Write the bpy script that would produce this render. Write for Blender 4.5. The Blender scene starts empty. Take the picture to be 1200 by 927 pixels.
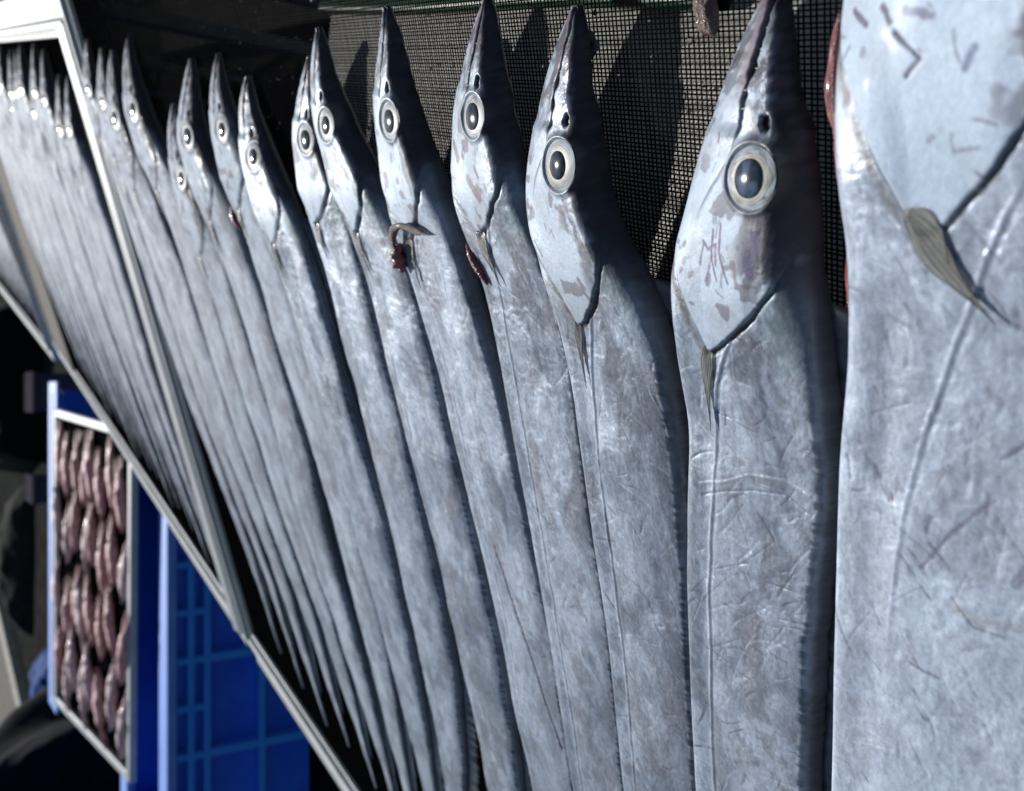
import bpy, bmesh, math, random
import numpy as np
from mathutils import Matrix, Vector

# ------------------------------------------------------------------ camera, sky, sun, exposure
H = 1.25                                    # lens height above the ground
scene = bpy.context.scene
col = scene.collection
cam_data = bpy.data.cameras.new('camera')
cam = bpy.data.objects.new('camera', cam_data)
col.objects.link(cam)
scene.camera = cam
cam_data.sensor_width = 36.0
cam_data.lens = 36.0 * 1160 / 1200
cam_data.clip_start = 0.02
cam_data.clip_end = 500
cam_data.dof.use_dof = True
cam_data.dof.focus_distance = 0.47
cam_data.dof.aperture_fstop = 11.5


def unit(a):
    a = np.array(a, float)
    return a / np.linalg.norm(a)


# the phone was turned a quarter: the picture's left is up in the world
UPc = unit((-1160, 0, -756))                # world up seen from the camera (x right, y down, z forward)
Xc = np.array((0, -1.0, 0))
Yc = np.cross(UPc, Xc)
WM = np.array([Xc, Yc, UPc])                # camera axes -> world axes
R = Matrix([[WM[i][0], -WM[i][1], -WM[i][2]] for i in range(3)])
cam.matrix_world = Matrix.Translation((0, 0, H)) @ R.to_4x4()

SUN = Vector((0.12, 1.50, 1.0)).normalized()
elev = math.asin(SUN.z)
azim = math.atan2(SUN.x, SUN.y)
world = bpy.data.worlds.new('World')
scene.world = world
world.use_nodes = True
wn = world.node_tree.nodes
wl = world.node_tree.links
sky = wn.new('ShaderNodeTexSky')
sky.sky_type = 'NISHITA'
sky.sun_disc = False
sky.sun_elevation = elev
sky.sun_rotation = azim
sky.air_density = 1.0
sky.dust_density = 0.6
wl.new(sky.outputs[0], wn['Background'].inputs[0])
wn['Background'].inputs[1].default_value = 0.06
sun_data = bpy.data.lights.new('sun', 'SUN')
sun_data.energy = 4.0
sun_data.angle = math.radians(0.53)
sun_data.color = (1.0, 0.98, 0.955)
sun = bpy.data.objects.new('sun', sun_data)
col.objects.link(sun)
sun.rotation_euler = SUN.to_track_quat('Z', 'Y').to_euler()
sun.location = SUN * 30
vs = scene.view_settings
vs.view_transform = 'Standard'
vs.look = 'None'
vs.gamma = 1.0
vs.exposure = 0.24
scene.cycles.use_denoising = True
scene.cycles.max_bounces = 4
scene.cycles.diffuse_bounces = 2
scene.cycles.glossy_bounces = 2

# ------------------------------------------------------------------ rack frame: u head->tail, v near->far, h off the net
Lc = unit((-756, -391, 1160))
Fc = np.array((390, 2687, 1160.0))
Fc = unit(Fc - Lc * (Fc @ Lc))
Nc = np.cross(Lc, Fc)
Lw, Fw, Nw = (Vector(WM @ a) for a in (Lc, Fc, Nc))
DIST = 0.2797                               # lens to the plane of the net
ORG = Vector((0, 0, H)) - Nw * DIST
RACK = Matrix(((Lw.x, Fw.x, Nw.x, ORG.x), (Lw.y, Fw.y, Nw.y, ORG.y), (Lw.z, Fw.z, Nw.z, ORG.z), (0, 0, 0, 1)))
# local rack coordinates are (v, u, h)


# ------------------------------------------------------------------ helpers
def tag(o, label=None, cat=None, group=None, kind=None):
    for k, x in (('label', label), ('category', cat), ('group', group), ('kind', kind)):
        if x:
            o[k] = x
    return o


def empty(name, mat):
    o = bpy.data.objects.new(name, None)
    o.empty_display_size = 0.05
    col.objects.link(o)
    o.matrix_world = mat
    return o


def link(name, me, parent=None, mat=None, material=None):
    o = bpy.data.objects.new(name, me)
    col.objects.link(o)
    if parent is not None:
        o.parent = parent
    if mat is not None:
        o.matrix_basis = mat
    if material is not None and not me.materials:
        me.materials.append(material)
    return o


def np_mesh(name, verts, quads, smooth=True, attrs=None, material=None):
    me = bpy.data.meshes.new(name)
    verts = np.asarray(verts, np.float32)
    quads = np.asarray(quads, np.int32)
    me.vertices.add(len(verts))
    me.vertices.foreach_set('co', verts.ravel())
    me.loops.add(quads.size)
    me.loops.foreach_set('vertex_index', quads.ravel())
    me.polygons.add(len(quads))
    k = quads.shape[1]
    me.polygons.foreach_set('loop_start', np.arange(0, quads.size, k, dtype=np.int32))
    me.polygons.foreach_set('loop_total', np.full(len(quads), k, np.int32))
    me.update(calc_edges=True)
    me.validate()
    me.polygons.foreach_set('use_smooth', np.full(len(me.polygons), smooth, bool))
    for an, (ty, arr) in (attrs or {}).items():
        a = me.attributes.new(an, ty, 'POINT')
        key = {'FLOAT_COLOR': 'color', 'FLOAT_VECTOR': 'vector', 'FLOAT': 'value'}[ty]
        a.data.foreach_set(key, np.asarray(arr, np.float32).ravel())
    if material:
        me.materials.append(material)
    return me


def bm_mesh(name, bm, material=None, smooth=False):
    me = bpy.data.meshes.new(name)
    bmesh.ops.recalc_face_normals(bm, faces=bm.faces)
    bm.to_mesh(me)
    bm.free()
    if smooth:
        me.polygons.foreach_set('use_smooth', [True] * len(me.polygons))
    if material:
        me.materials.append(material)
    return me


def bm_box(bm, lo, hi, bevel=0.0):
    lo, hi = Vector(lo), Vector(hi)
    r = bmesh.ops.create_cube(bm, size=1.0)
    c = (lo + hi) / 2
    d = hi - lo
    for v in r['verts']:
        v.co = Vector((v.co.x * d.x, v.co.y * d.y, v.co.z * d.z)) + c
    if bevel:
        es = list({e for v in r['verts'] for e in v.link_edges})
        bmesh.ops.bevel(bm, geom=es, offset=bevel, segments=2, affect='EDGES', profile=0.5)


def box_mesh(name, lo, hi, material, bevel=0.002):
    bm = bmesh.new()
    bm_box(bm, lo, hi, bevel)
    return bm_mesh(name, bm, material)


def tube_mesh(name, pts, rad, material, seg=10, attrs=None):
    pts = np.array(pts, float)
    n = len(pts)
    rad = np.broadcast_to(np.asarray(rad, float), (n,))
    tang = np.gradient(pts, axis=0)
    tang /= np.linalg.norm(tang, axis=1)[:, None] + 1e-9
    ref = np.array((0.13, 0.21, 0.97))
    a = np.cross(tang, ref)
    a /= np.linalg.norm(a, axis=1)[:, None] + 1e-9
    b = np.cross(tang, a)
    th = np.linspace(0, 2 * np.pi, seg, endpoint=False)
    V = pts[:, None] + rad[:, None, None] * (np.cos(th)[None, :, None] * a[:, None] + np.sin(th)[None, :, None] * b[:, None])
    idx = np.arange(n * seg).reshape(n, seg)
    q = np.stack([idx[:-1], np.roll(idx, -1, 1)[:-1], np.roll(idx, -1, 1)[1:], idx[1:]], -1).reshape(-1, 4)
    return np_mesh(name, V.reshape(-1, 3), q, material=material)


# numpy noise
def _hash(ix, iy, seed):
    n = (ix.astype(np.int64) * 374761393 + iy.astype(np.int64) * 668265263 + seed * 974634533) & 0xffffffff
    n = ((n ^ (n >> 13)) * 1274126177) & 0xffffffff
    n = (n ^ (n >> 16)) & 0xffffffff
    return n.astype(np.float64) / 0xffffffff


def vnoise(x, y, seed=0):
    ix, iy = np.floor(x), np.floor(y)
    fx, fy = x - ix, y - iy
    fx = fx * fx * fx * (fx * (fx * 6 - 15) + 10)
    fy = fy * fy * fy * (fy * (fy * 6 - 15) + 10)
    a, b = _hash(ix, iy, seed), _hash(ix + 1, iy, seed)
    c, d = _hash(ix, iy + 1, seed), _hash(ix + 1, iy + 1, seed)
    return (a + (b - a) * fx) * (1 - fy) + (c + (d - c) * fx) * fy


def fbm(x, y, seed=0, oct=4, gain=0.5):
    s, a, t = 0, 1.0, 0
    for k in range(oct):
        s = s + a * vnoise(x * 2 ** k + 17.3 * k, y * 2 ** k + 5.1 * k, seed + k * 31)
        t += a
        a *= gain
    return s / t


def sstep(a, b, x):
    t = np.clip((x - a) / (b - a), 0, 1)
    return t * t * (3 - 2 * t)


# ------------------------------------------------------------------ materials
def nodes_of(name):
    m = bpy.data.materials.new(name)
    m.use_nodes = True
    nt = m.node_tree
    return m, nt, nt.nodes['Principled BSDF']


def N(nt, typ, **kw):
    n = nt.nodes.new(typ)
    for k, v in kw.items():
        if k.startswith('i_'):
            key = k[2:]
            n.inputs[int(key) if key.isdigit() else key].default_value = v
        else:
            setattr(n, k, v)
    return n


def noisy(name, c1, c2, scale=20, rough=(0.4, 0.6), metal=0.0, bump=0.1, coords='Object', detail=6, spec=0.5, coat=0.0, stretch=(1, 1, 1)):
    m, nt, b = nodes_of(name)
    tc = N(nt, 'ShaderNodeTexCoord')
    mp = N(nt, 'ShaderNodeMapping')
    mp.inputs['Scale'].default_value = stretch
    nt.links.new(tc.outputs[coords], mp.inputs[0])
    n1 = N(nt, 'ShaderNodeTexNoise', i_Scale=scale, i_Detail=detail, i_Roughness=0.6)
    n2 = N(nt, 'ShaderNodeTexNoise', i_Scale=scale * 7.3, i_Detail=4)
    nt.links.new(mp.outputs[0], n1.inputs['Vector'])
    nt.links.new(mp.outputs[0], n2.inputs['Vector'])
    rp = N(nt, 'ShaderNodeValToRGB')
    rp.color_ramp.elements[0].position = 0.35
    rp.color_ramp.elements[1].position = 0.68
    rp.color_ramp.elements[0].color = (*c1, 1)
    rp.color_ramp.elements[1].color = (*c2, 1)
    nt.links.new(n1.outputs['Fac'], rp.inputs[0])
    nt.links.new(rp.outputs[0], b.inputs['Base Color'])
    mr = N(nt, 'ShaderNodeMapRange')
    mr.inputs['To Min'].default_value, mr.inputs['To Max'].default_value = rough
    nt.links.new(n2.outputs['Fac'], mr.inputs[0])
    nt.links.new(mr.outputs[0], b.inputs['Roughness'])
    b.inputs['Metallic'].default_value = metal
    b.inputs['Specular IOR Level'].default_value = spec
    b.inputs['Coat Weight'].default_value = coat
    b.inputs['Coat Roughness'].default_value = 0.12
    if bump:
        bp = N(nt, 'ShaderNodeBump', i_Strength=bump, i_Distance=0.004)
        nt.links.new(n2.outputs['Fac'], bp.inputs['Height'])
        nt.links.new(bp.outputs[0], b.inputs['Normal'])
    return m


def skin_material():
    """silver skin: anatomy colour from the mesh, fine grain and scuffs from noise"""
    m, nt, b = nodes_of('fish_skin')
    L = nt.links.new
    at = N(nt, 'ShaderNodeAttribute', attribute_name='albedo')
    au = N(nt, 'ShaderNodeAttribute', attribute_name='finish')   # x silver, y roughness
    st = N(nt, 'ShaderNodeAttribute', attribute_name='st')
    sep = N(nt, 'ShaderNodeSeparateXYZ')
    L(au.outputs['Vector'], sep.inputs[0])

    def nz(scale, stretch, rot=0.0, detail=5):
        mp = N(nt, 'ShaderNodeMapping')
        mp.inputs['Scale'].default_value = stretch
        mp.inputs['Rotation'].default_value = (0, 0, rot)
        L(st.outputs['Vector'], mp.inputs[0])
        n = N(nt, 'ShaderNodeTexNoise', i_Scale=scale, i_Detail=detail, i_Roughness=0.62, i_Distortion=0.6)
        L(mp.outputs[0], n.inputs['Vector'])
        return n
    g1 = nz(420, (1, 1, 1))
    g2 = nz(150, (0.8, 1.1, 1), 0.5)
    mixg = N(nt, 'ShaderNodeMath', operation='ADD')
    L(g1.outputs['Fac'], mixg.inputs[0])
    L(g2.outputs['Fac'], mixg.inputs[1])
    mr = N(nt, 'ShaderNodeMapRange')
    mr.inputs['From Min'].default_value, mr.inputs['From Max'].default_value = 0.7, 1.3
    mr.inputs['To Min'].default_value, mr.inputs['To Max'].default_value = 0.80, 1.14
    L(mixg.outputs[0], mr.inputs[0])
    mul = N(nt, 'ShaderNodeVectorMath', operation='SCALE')
    L(at.outputs['Color'], mul.inputs[0])
    L(mr.outputs[0], mul.inputs['Scale'])
    L(mul.outputs[0], b.inputs['Base Color'])
    L(sep.outputs[0], b.inputs['Metallic'])
    ra = N(nt, 'ShaderNodeMapRange')
    ra.inputs['From Min'].default_value, ra.inputs['From Max'].default_value = 0.3, 0.7
    ra.inputs['To Min'].default_value, ra.inputs['To Max'].default_value = -0.1, 0.1
    L(g2.outputs['Fac'], ra.inputs[0])
    rs = N(nt, 'ShaderNodeMath', operation='ADD', use_clamp=True)
    L(ra.outputs[0], rs.inputs[0])
    L(sep.outputs[1], rs.inputs[1])
    L(rs.outputs[0], b.inputs['Roughness'])
    bp = N(nt, 'ShaderNodeBump', i_Strength=0.30, i_Distance=0.0006)
    L(mixg.outputs[0], bp.inputs['Height'])
    L(bp.outputs[0], b.inputs['Normal'])
    b.inputs['Specular IOR Level'].default_value = 0.22
    b.inputs['Coat Weight'].default_value = 0.02
    b.inputs['Coat Roughness'].default_value = 0.18
    return m


def eye_material(name='fish_eye', spec=0.35, rough=0.42, coat=0.25):
    m, nt, b = nodes_of(name)
    at = N(nt, 'ShaderNodeAttribute', attribute_name='albedo')
    nt.links.new(at.outputs['Color'], b.inputs['Base Color'])
    b.inputs['Roughness'].default_value = rough
    b.inputs['Specular IOR Level'].default_value = spec
    b.inputs['Coat Weight'].default_value = coat
    b.inputs['Coat Roughness'].default_value = 0.04
    return m


def fin_material(name, c, trans=0.25, alpha=1.0):
    m, nt, b = nodes_of(name)
    st = N(nt, 'ShaderNodeAttribute', attribute_name='st')
    mp = N(nt, 'ShaderNodeMapping')
    mp.inputs['Scale'].default_value = (0.25, 6, 1)
    nt.links.new(st.outputs['Vector'], mp.inputs[0])
    n = N(nt, 'ShaderNodeTexNoise', i_Scale=6.0, i_Detail=5)
    nt.links.new(mp.outputs[0], n.inputs['Vector'])
    rp = N(nt, 'ShaderNodeValToRGB')
    rp.color_ramp.elements[0].position, rp.color_ramp.elements[1].position = 0.35, 0.66
    rp.color_ramp.elements[0].color = (*[x * 0.45 for x in c], 1)
    rp.color_ramp.elements[1].color = (*[min(1, x * 1.35) for x in c], 1)
    nt.links.new(n.outputs['Fac'], rp.inputs[0])
    nt.links.new(rp.outputs[0], b.inputs['Base Color'])
    b.inputs['Roughness'].default_value = 0.36
    b.inputs['Transmission Weight'].default_value = trans
    b.inputs['Coat Weight'].default_value = 0.2
    b.inputs['Coat Roughness'].default_value = 0.1
    bp = N(nt, 'ShaderNodeBump', i_Strength=0.4, i_Distance=0.0006)
    nt.links.new(n.outputs['Fac'], bp.inputs['Height'])
    nt.links.new(bp.outputs[0], b.inputs['Normal'])
    b.inputs['Alpha'].default_value = alpha
    return m


M = {}
M['skin'] = skin_material()
M['eye'] = eye_material()
M['pupil'] = eye_material('fish_pupil', 0.3, 0.13, 0.0)
M['pectoral'] = fin_material('pectoral_fin', (0.27, 0.265, 0.235), 0.0, 0.6)
M['dorsal'] = fin_material('dorsal_fin', (0.050, 0.062, 0.075), 0.0)
M['flesh'] = noisy('raw_flesh', (0.10, 0.008, 0.012), (0.30, 0.07, 0.07), 150, (0.15, 0.35), bump=0.4, coat=0.5)
M['gut'] = noisy('gut', (0.10, 0.045, 0.04), (0.24, 0.15, 0.12), 160, (0.3, 0.5), bump=0.6, coat=0.25)
M['white_metal'] = noisy('white_aluminium', (0.34, 0.36, 0.355), (0.47, 0.49, 0.48), 14, (0.45, 0.6), metal=0.0, bump=0.05)
M['grey_metal'] = noisy('grey_aluminium', (0.36, 0.38, 0.39), (0.52, 0.54, 0.54), 18, (0.25, 0.45), metal=0.5, bump=0.06)
M['net'] = noisy('black_net', (0.003, 0.003, 0.0035), (0.006, 0.006, 0.0065), 60, (0.7, 0.9), bump=0, spec=0.0)
M['concrete'] = noisy('concrete', (0.005, 0.005, 0.0048), (0.012, 0.0115, 0.0105), 3.0, (0.8, 0.95), bump=0.4, spec=0.05)
M['dark_ground'] = noisy('dark_asphalt', (0.020, 0.021, 0.019), (0.042, 0.043, 0.038), 6, (0.8, 0.95), bump=0.5, spec=0.0)  # darker tone for the far ground
M['brown_wood'] = noisy('brown_wood', (0.045, 0.034, 0.026), (0.09, 0.07, 0.055), 9, (0.8, 0.95), bump=0.3, stretch=(1, 12, 12))
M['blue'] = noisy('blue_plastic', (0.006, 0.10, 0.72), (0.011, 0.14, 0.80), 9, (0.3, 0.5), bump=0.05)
M['sunlit_blue'] = noisy('sunlit_blue_plastic', (0.10, 0.25, 0.72), (0.14, 0.31, 0.80), 12, (0.5, 0.7), bump=0.05)  # bin blue with sunlight painted into the rim colour
M['rib_lit_blue'] = noisy('lit_blue_rib_plastic', (0.02, 0.24, 0.86), (0.03, 0.28, 0.92), 9, (0.4, 0.6), bump=0.05)  # lighter copy of the wall blue, paints in light on the ribs
M['navy'] = noisy('navy_tarp', (0.001, 0.002, 0.007), (0.003, 0.005, 0.018), 8, (0.8, 0.95), bump=0.3, spec=0.1)
M['blue_sheet'] = noisy('blue_sheet', (0.003, 0.045, 0.20), (0.008, 0.08, 0.30), 20, (0.7, 0.9), bump=0.3, spec=0.1)
M['mauve'] = noisy('mauve_grey_plastic', (0.05, 0.043, 0.054), (0.07, 0.06, 0.07), 10, (0.8, 0.95), spec=0.0)
M['rubber'] = noisy('black_rubber', (0.012, 0.013, 0.012), (0.026, 0.027, 0.024), 10, (0.8, 0.95), bump=0.2, spec=0.05)
M['stone'] = noisy('kerb_stone', (0.20, 0.18, 0.15), (0.32, 0.29, 0.25), 12, (0.7, 0.9), bump=0.3)
M['black'] = noisy('black_shade_heap', (0.002, 0.002, 0.003), (0.005, 0.005, 0.007), 8, (0.8, 0.9), bump=0.2, spec=0.1)
M['board'] = noisy('pale_board', (0.44, 0.42, 0.37), (0.66, 0.63, 0.56), 8, (0.6, 0.8), bump=0.2)
M['tooth'] = noisy('tooth', (0.62, 0.60, 0.52), (0.75, 0.73, 0.66), 300, (0.2, 0.3), bump=0)
M['paving'] = noisy('paving', (0.10, 0.09, 0.075), (0.17, 0.155, 0.13), 9, (0.8, 0.95), bump=0.3, spec=0.1)
M['green'] = noisy('green_hose', (0.006, 0.06, 0.025), (0.012, 0.09, 0.04), 20, (0.3, 0.5))
M['squid'] = noisy('squid_skin', (0.42, 0.12, 0.12), (0.70, 0.42, 0.40), 60, (0.45, 0.65), bump=0.5, coat=0.12, stretch=(1, 1, 1))
M['squid_pale'] = noisy('squid_skin_pale', (0.50, 0.26, 0.26), (0.76, 0.60, 0.58), 60, (0.45, 0.65), bump=0.5, coat=0.12)
M['slime'] = noisy('grey_scrap', (0.035, 0.04, 0.042), (0.08, 0.09, 0.09), 90, (0.08, 0.2), bump=0.4, coat=0.6)

# ------------------------------------------------------------------ ground
gm = bpy.data.meshes.new('ground')
S = 60
gm.from_pydata([(-S, -S, 0), (S, -S, 0), (S, S, 0), (-S, S, 0)], [], [(0, 1, 2, 3)])
tag(link('ground', gm, material=M['concrete']), kind='structure')


def at_y(px, Y):
    r = WM @ np.array((px[0] - 600, px[1] - 463.5, 1160.0))
    p = r * (Y / r[1])
    return Vector((p[0], p[1], p[2] + H))


def at_z(px, Z):
    r = WM @ np.array((px[0] - 600, px[1] - 463.5, 1160.0))
    p = r * ((Z - H) / r[2])
    return Vector((p[0], p[1], p[2] + H))


# ------------------------------------------------------------------ racks
def rail_mesh(name, length, wide, depth, material):
    """extrusion along x; y outward from the net, with a lip, a groove and a raised bead"""
    W = wide
    prof = [(-0.010, -0.004), (-0.010, 0.0035), (-0.0085, 0.0045), (-0.0055, 0.0045), (-0.0045, 0.0035), (-0.004, -0.001),
            (0.002, -0.001), (0.003, 0.010), (0.005, 0.0125), (0.013, 0.0125), (0.0145, 0.011), (0.015, 0.004),
            (0.0165, 0.002), (0.018, 0.004), (0.020, 0.0052), (W - 0.002, 0.0052), (W, 0.0035), (W, -depth), (W - 0.004, -depth - 0.002), (0.0, -depth), (-0.004, -depth + 0.004)]
    bm = bmesh.new()
    a = [bm.verts.new((0, y, z)) for y, z in prof]
    b = [bm.verts.new((length, y, z)) for y, z in prof]
    n = len(prof)
    for i in range(n):
        bm.faces.new((a[i], a[(i + 1) % n], b[(i + 1) % n], b[i]))
    bm.faces.new(a)
    bm.faces.new(b)
    return bm_mesh(name, bm, material)


def bar_mesh(name, length, W, material):
    prof = [(-0.006, -0.042), (-0.006, 0.015), (-0.004, 0.017), (0.0, 0.0175), (W - 0.003, 0.0175 - 0.17 * W), (W, 0.0145 - 0.17 * W), (W, -0.042)]
    bm = bmesh.new()
    a = [bm.verts.new((0, y, z)) for y, z in prof]
    b = [bm.verts.new((length, y, z)) for y, z in prof]
    n = len(prof)
    for i in range(n):
        bm.faces.new((a[i], a[(i + 1) % n], b[(i + 1) % n], b[i]))
    bm.faces.new(a)
    bm.faces.new(b)
    return bm_mesh(name, bm, material)


def net_mesh(length, width, pv=0.0029, pu=0.0020, w=0.00060, seg=0.06):
    """woven net: every thread is a real prism, bent a little; x along the rack, y across"""
    rng = np.random.default_rng(3)
    box_q = np.array([(0, 4, 5, 1), (1, 5, 6, 2), (2, 6, 7, 3), (3, 7, 4, 0)])

    def threads(n, pitch, ln, axis, z):
        ns = max(1, int(round(ln / seg)))
        pos = np.broadcast_to(np.linspace(0, ln, ns + 1), (n, ns + 1)).copy()
        k = (np.arange(n) * pitch + rng.normal(0, pitch * 0.06, n))[:, None] + np.zeros((n, ns + 1))
        k = k + np.linspace(0, 1, ns + 1)[None] * rng.normal(0, pitch * 0.05, n)[:, None]
        out = np.zeros((n, ns, 8, 3))
        hw = w / 2
        for e in (0, 1):
            kk = k[:, e:ns + e]
            for c, (dx, dz) in enumerate(((-hw, 0), (hw, 0), (hw, w * 0.7), (-hw, w * 0.7))):
                i = e * 4 + c
                out[:, :, i, axis] = pos[:, e:ns + e]
                out[:, :, i, 1 - axis] = kk + dx
                out[:, :, i, 2] = z + dz
        return out.reshape(-1, 8, 3)
    A = threads(int(length / pv), pv, width, 1, -0.0016)
    B = threads(int(width / pu), pu, length, 0, -0.0010)
    allv = np.concatenate([A, B])
    q = (np.arange(len(allv))[:, None, None] * 8 + box_q[None]).reshape(-1, 4)
    return np_mesh('net', allv.reshape(-1, 3), q, smooth=False, material=M['net'])


def make_rack(name, label, frame, length, u0, u1, head_w=0.07, tail_w=0.062, side_w=0.024, near_w=0.024, net=None, mats=('white_metal', 'white_metal')):
    """frame origin at the near end of the net: x = v, y = u, z = h"""
    r = empty(name, frame)
    tag(r, label, 'drying rack', 'aluminium framed net racks')
    md, ms = M[mats[0]], M[mats[1]]
    wd = u1 - u0
    link('head_rail', rail_mesh('head_rail', length, head_w, 0.042, md), r, Matrix.Translation((length, u0, 0)) @ Matrix.Rotation(math.pi, 4, 'Z'))
    link('tail_rail', rail_mesh('tail_rail', length, tail_w, 0.046, md), r, Matrix.Translation((0, u1, 0)))
    sl = wd + 0.02 - 0.001
    link('side_rail', rail_mesh('side_rail', sl, near_w, 0.042, ms) if near_w < .03 else bar_mesh('side_rail', sl, near_w, ms), r, Matrix.Translation((0, u0 - 0.0095, 0.0035)) @ Matrix.Rotation(math.pi / 2, 4, 'Z'))
    link('side_rail', rail_mesh('side_rail', sl, side_w, 0.042, ms), r, Matrix.Translation((length, u1 + 0.0095, 0.0015)) @ Matrix.Rotation(-math.pi / 2, 4, 'Z'))
    nm = link('net', net, r, Matrix.Translation((0, u1 - 1.18, 0)))
    nm['kind'] = 'stuff'
    inv = frame.to_3x3().inverted()
    for x in (0.06, length - 0.06):                    # legs straight down to the ground
        for y in (u0 - 0.03, u1 + 0.017):
            top = frame @ Vector((x, y, -0.040))
            bm = bmesh.new()
            bm_box(bm, (-0.012, -0.012, -top.z), (0.012, 0.012, 0.0), 0.002)
            me = bm_mesh('leg', bm, M['grey_metal'])
            link('leg', me, r, Matrix.Translation((x, y, -0.040)) @ inv.to_4x4())
    return r


U0, U1 = -0.075, 1.105
NET1 = net_mesh(2.40, U1 - U0)
V1 = -0.724
rack1 = make_rack('drying_rack', 'white aluminium rack of black net holding the large cutlassfish with clear eyes', RACK @ Matrix.Translation((V1, 0, 0)), 2.40, U0, U1, net=NET1)
R2F = RACK @ Matrix.Translation((1.732, 0, 0)) @ Matrix.Rotation(math.radians(-0.35), 4, 'Z')
rack2 = make_rack('drying_rack', 'white aluminium rack packed with thin fish, between the big-fish rack and the brown plank', R2F, 2.40, -0.004, 1.105, near_w=0.0301, net=NET1)


# ------------------------------------------------------------------ fish
HL = 0.145


def interp_smooth(x, xp, fp, k=5):
    y = np.interp(x, xp, fp)
    return y


def prof(s, L, k, hl):
    """body depth along the fish; k = size factor"""
    a = np.array([0, .04, .09, .15, .22, .33, .45, .60, .80, 1.0, 1.25]) * hl
    b = np.array([.008, .0155, .0235, .030, .0375, .0495, .060, .070, .0785, .081, .082]) * k
    tail = np.array([0.42, 0.55, 0.68, 0.80, 0.90, 0.96, 1.0]) * L
    tb = np.array([.081, .071, .053, .034, .017, .008, .002]) * k
    return np.interp(s, np.concatenate([a, tail]), np.concatenate([b, tb]))


def smooth1(y, n):
    if n < 2:
        return y
    k = np.hanning(n + 2)[1:-1]
    k /= k.sum()
    p = np.pad(y, (n, n), mode='reflect', reflect_type='odd')
    return np.convolve(p, k, 'same')[n:-n]


def belly_curve(pts, tail_u):
    """pts: (u, v) of the far-side (belly) edge, head first"""
    p = np.array(pts, float)
    du = 0.004
    last = p[-1]
    slope = np.clip((p[-1, 1] - p[max(0, len(p) - 4), 1]) / (p[-1, 0] - p[max(0, len(p) - 4), 0] + 1e-6), -0.15, 0.15) * 0.4
    if tail_u > last[0] + 0.02:
        ex = np.linspace(last[0] + 0.08, tail_u + 0.1, 6)
        p = np.concatenate([p, np.stack([ex, last[1] + slope * (ex - last[0])], 1)])
    u = np.arange(p[0, 0], tail_u + 1e-6, du)
    v = np.interp(u, p[:, 0], p[:, 1])
    vs_ = smooth1(v, 13)
    vs_[:4] = v[:4] * (1 - np.linspace(0, 1, 4)) + vs_[:4] * np.linspace(0, 1, 4)
    return u, vs_


def strokes(rng, n, x0, x1, W, ang_mu, ang_sd, l0, l1):
    out = []
    for _ in range(n):
        a = rng.normal(ang_mu, ang_sd)
        l = rng.uniform(l0, l1) * rng.uniform(0.4, 1)
        c = np.array((rng.uniform(x0, x1), rng.uniform(0.05, 0.95) * W))
        bend = rng.normal(0, 0.35)
        k = np.linspace(-0.5, 0.5, 7)
        aa = a + bend * k
        d = np.stack([np.cos(aa), np.sin(aa)], 1) * l / 6
        out.append(c + np.cumsum(d, 0) - d.sum(0) / 2)
    return out


def paint(S_, X, Y, line, width, fn):
    """fn(slice, mask) over the rows a polyline touches"""
    line = np.asarray(line)
    i0 = max(0, np.searchsorted(S_, line[:, 0].min() - width * 3) - 1)
    i1 = min(len(S_), np.searchsorted(S_, line[:, 0].max() + width * 3) + 1)
    if i1 - i0 < 1:
        return
    x, y = X[i0:i1], Y[i0:i1]
    d = np.full(x.shape, 1e9)
    for p, q in zip(line[:-1], line[1:]):
        e = q - p
        L2 = e @ e + 1e-12
        t = np.clip(((x - p[0]) * e[0] + (y - p[1]) * e[1]) / L2, 0, 1)
        d = np.minimum(d, (x - p[0] - t * e[0]) ** 2 + (y - p[1] - t * e[1]) ** 2)
    m = np.exp(-d / (width * width))
    fn(slice(i0, i1), m)


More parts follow.
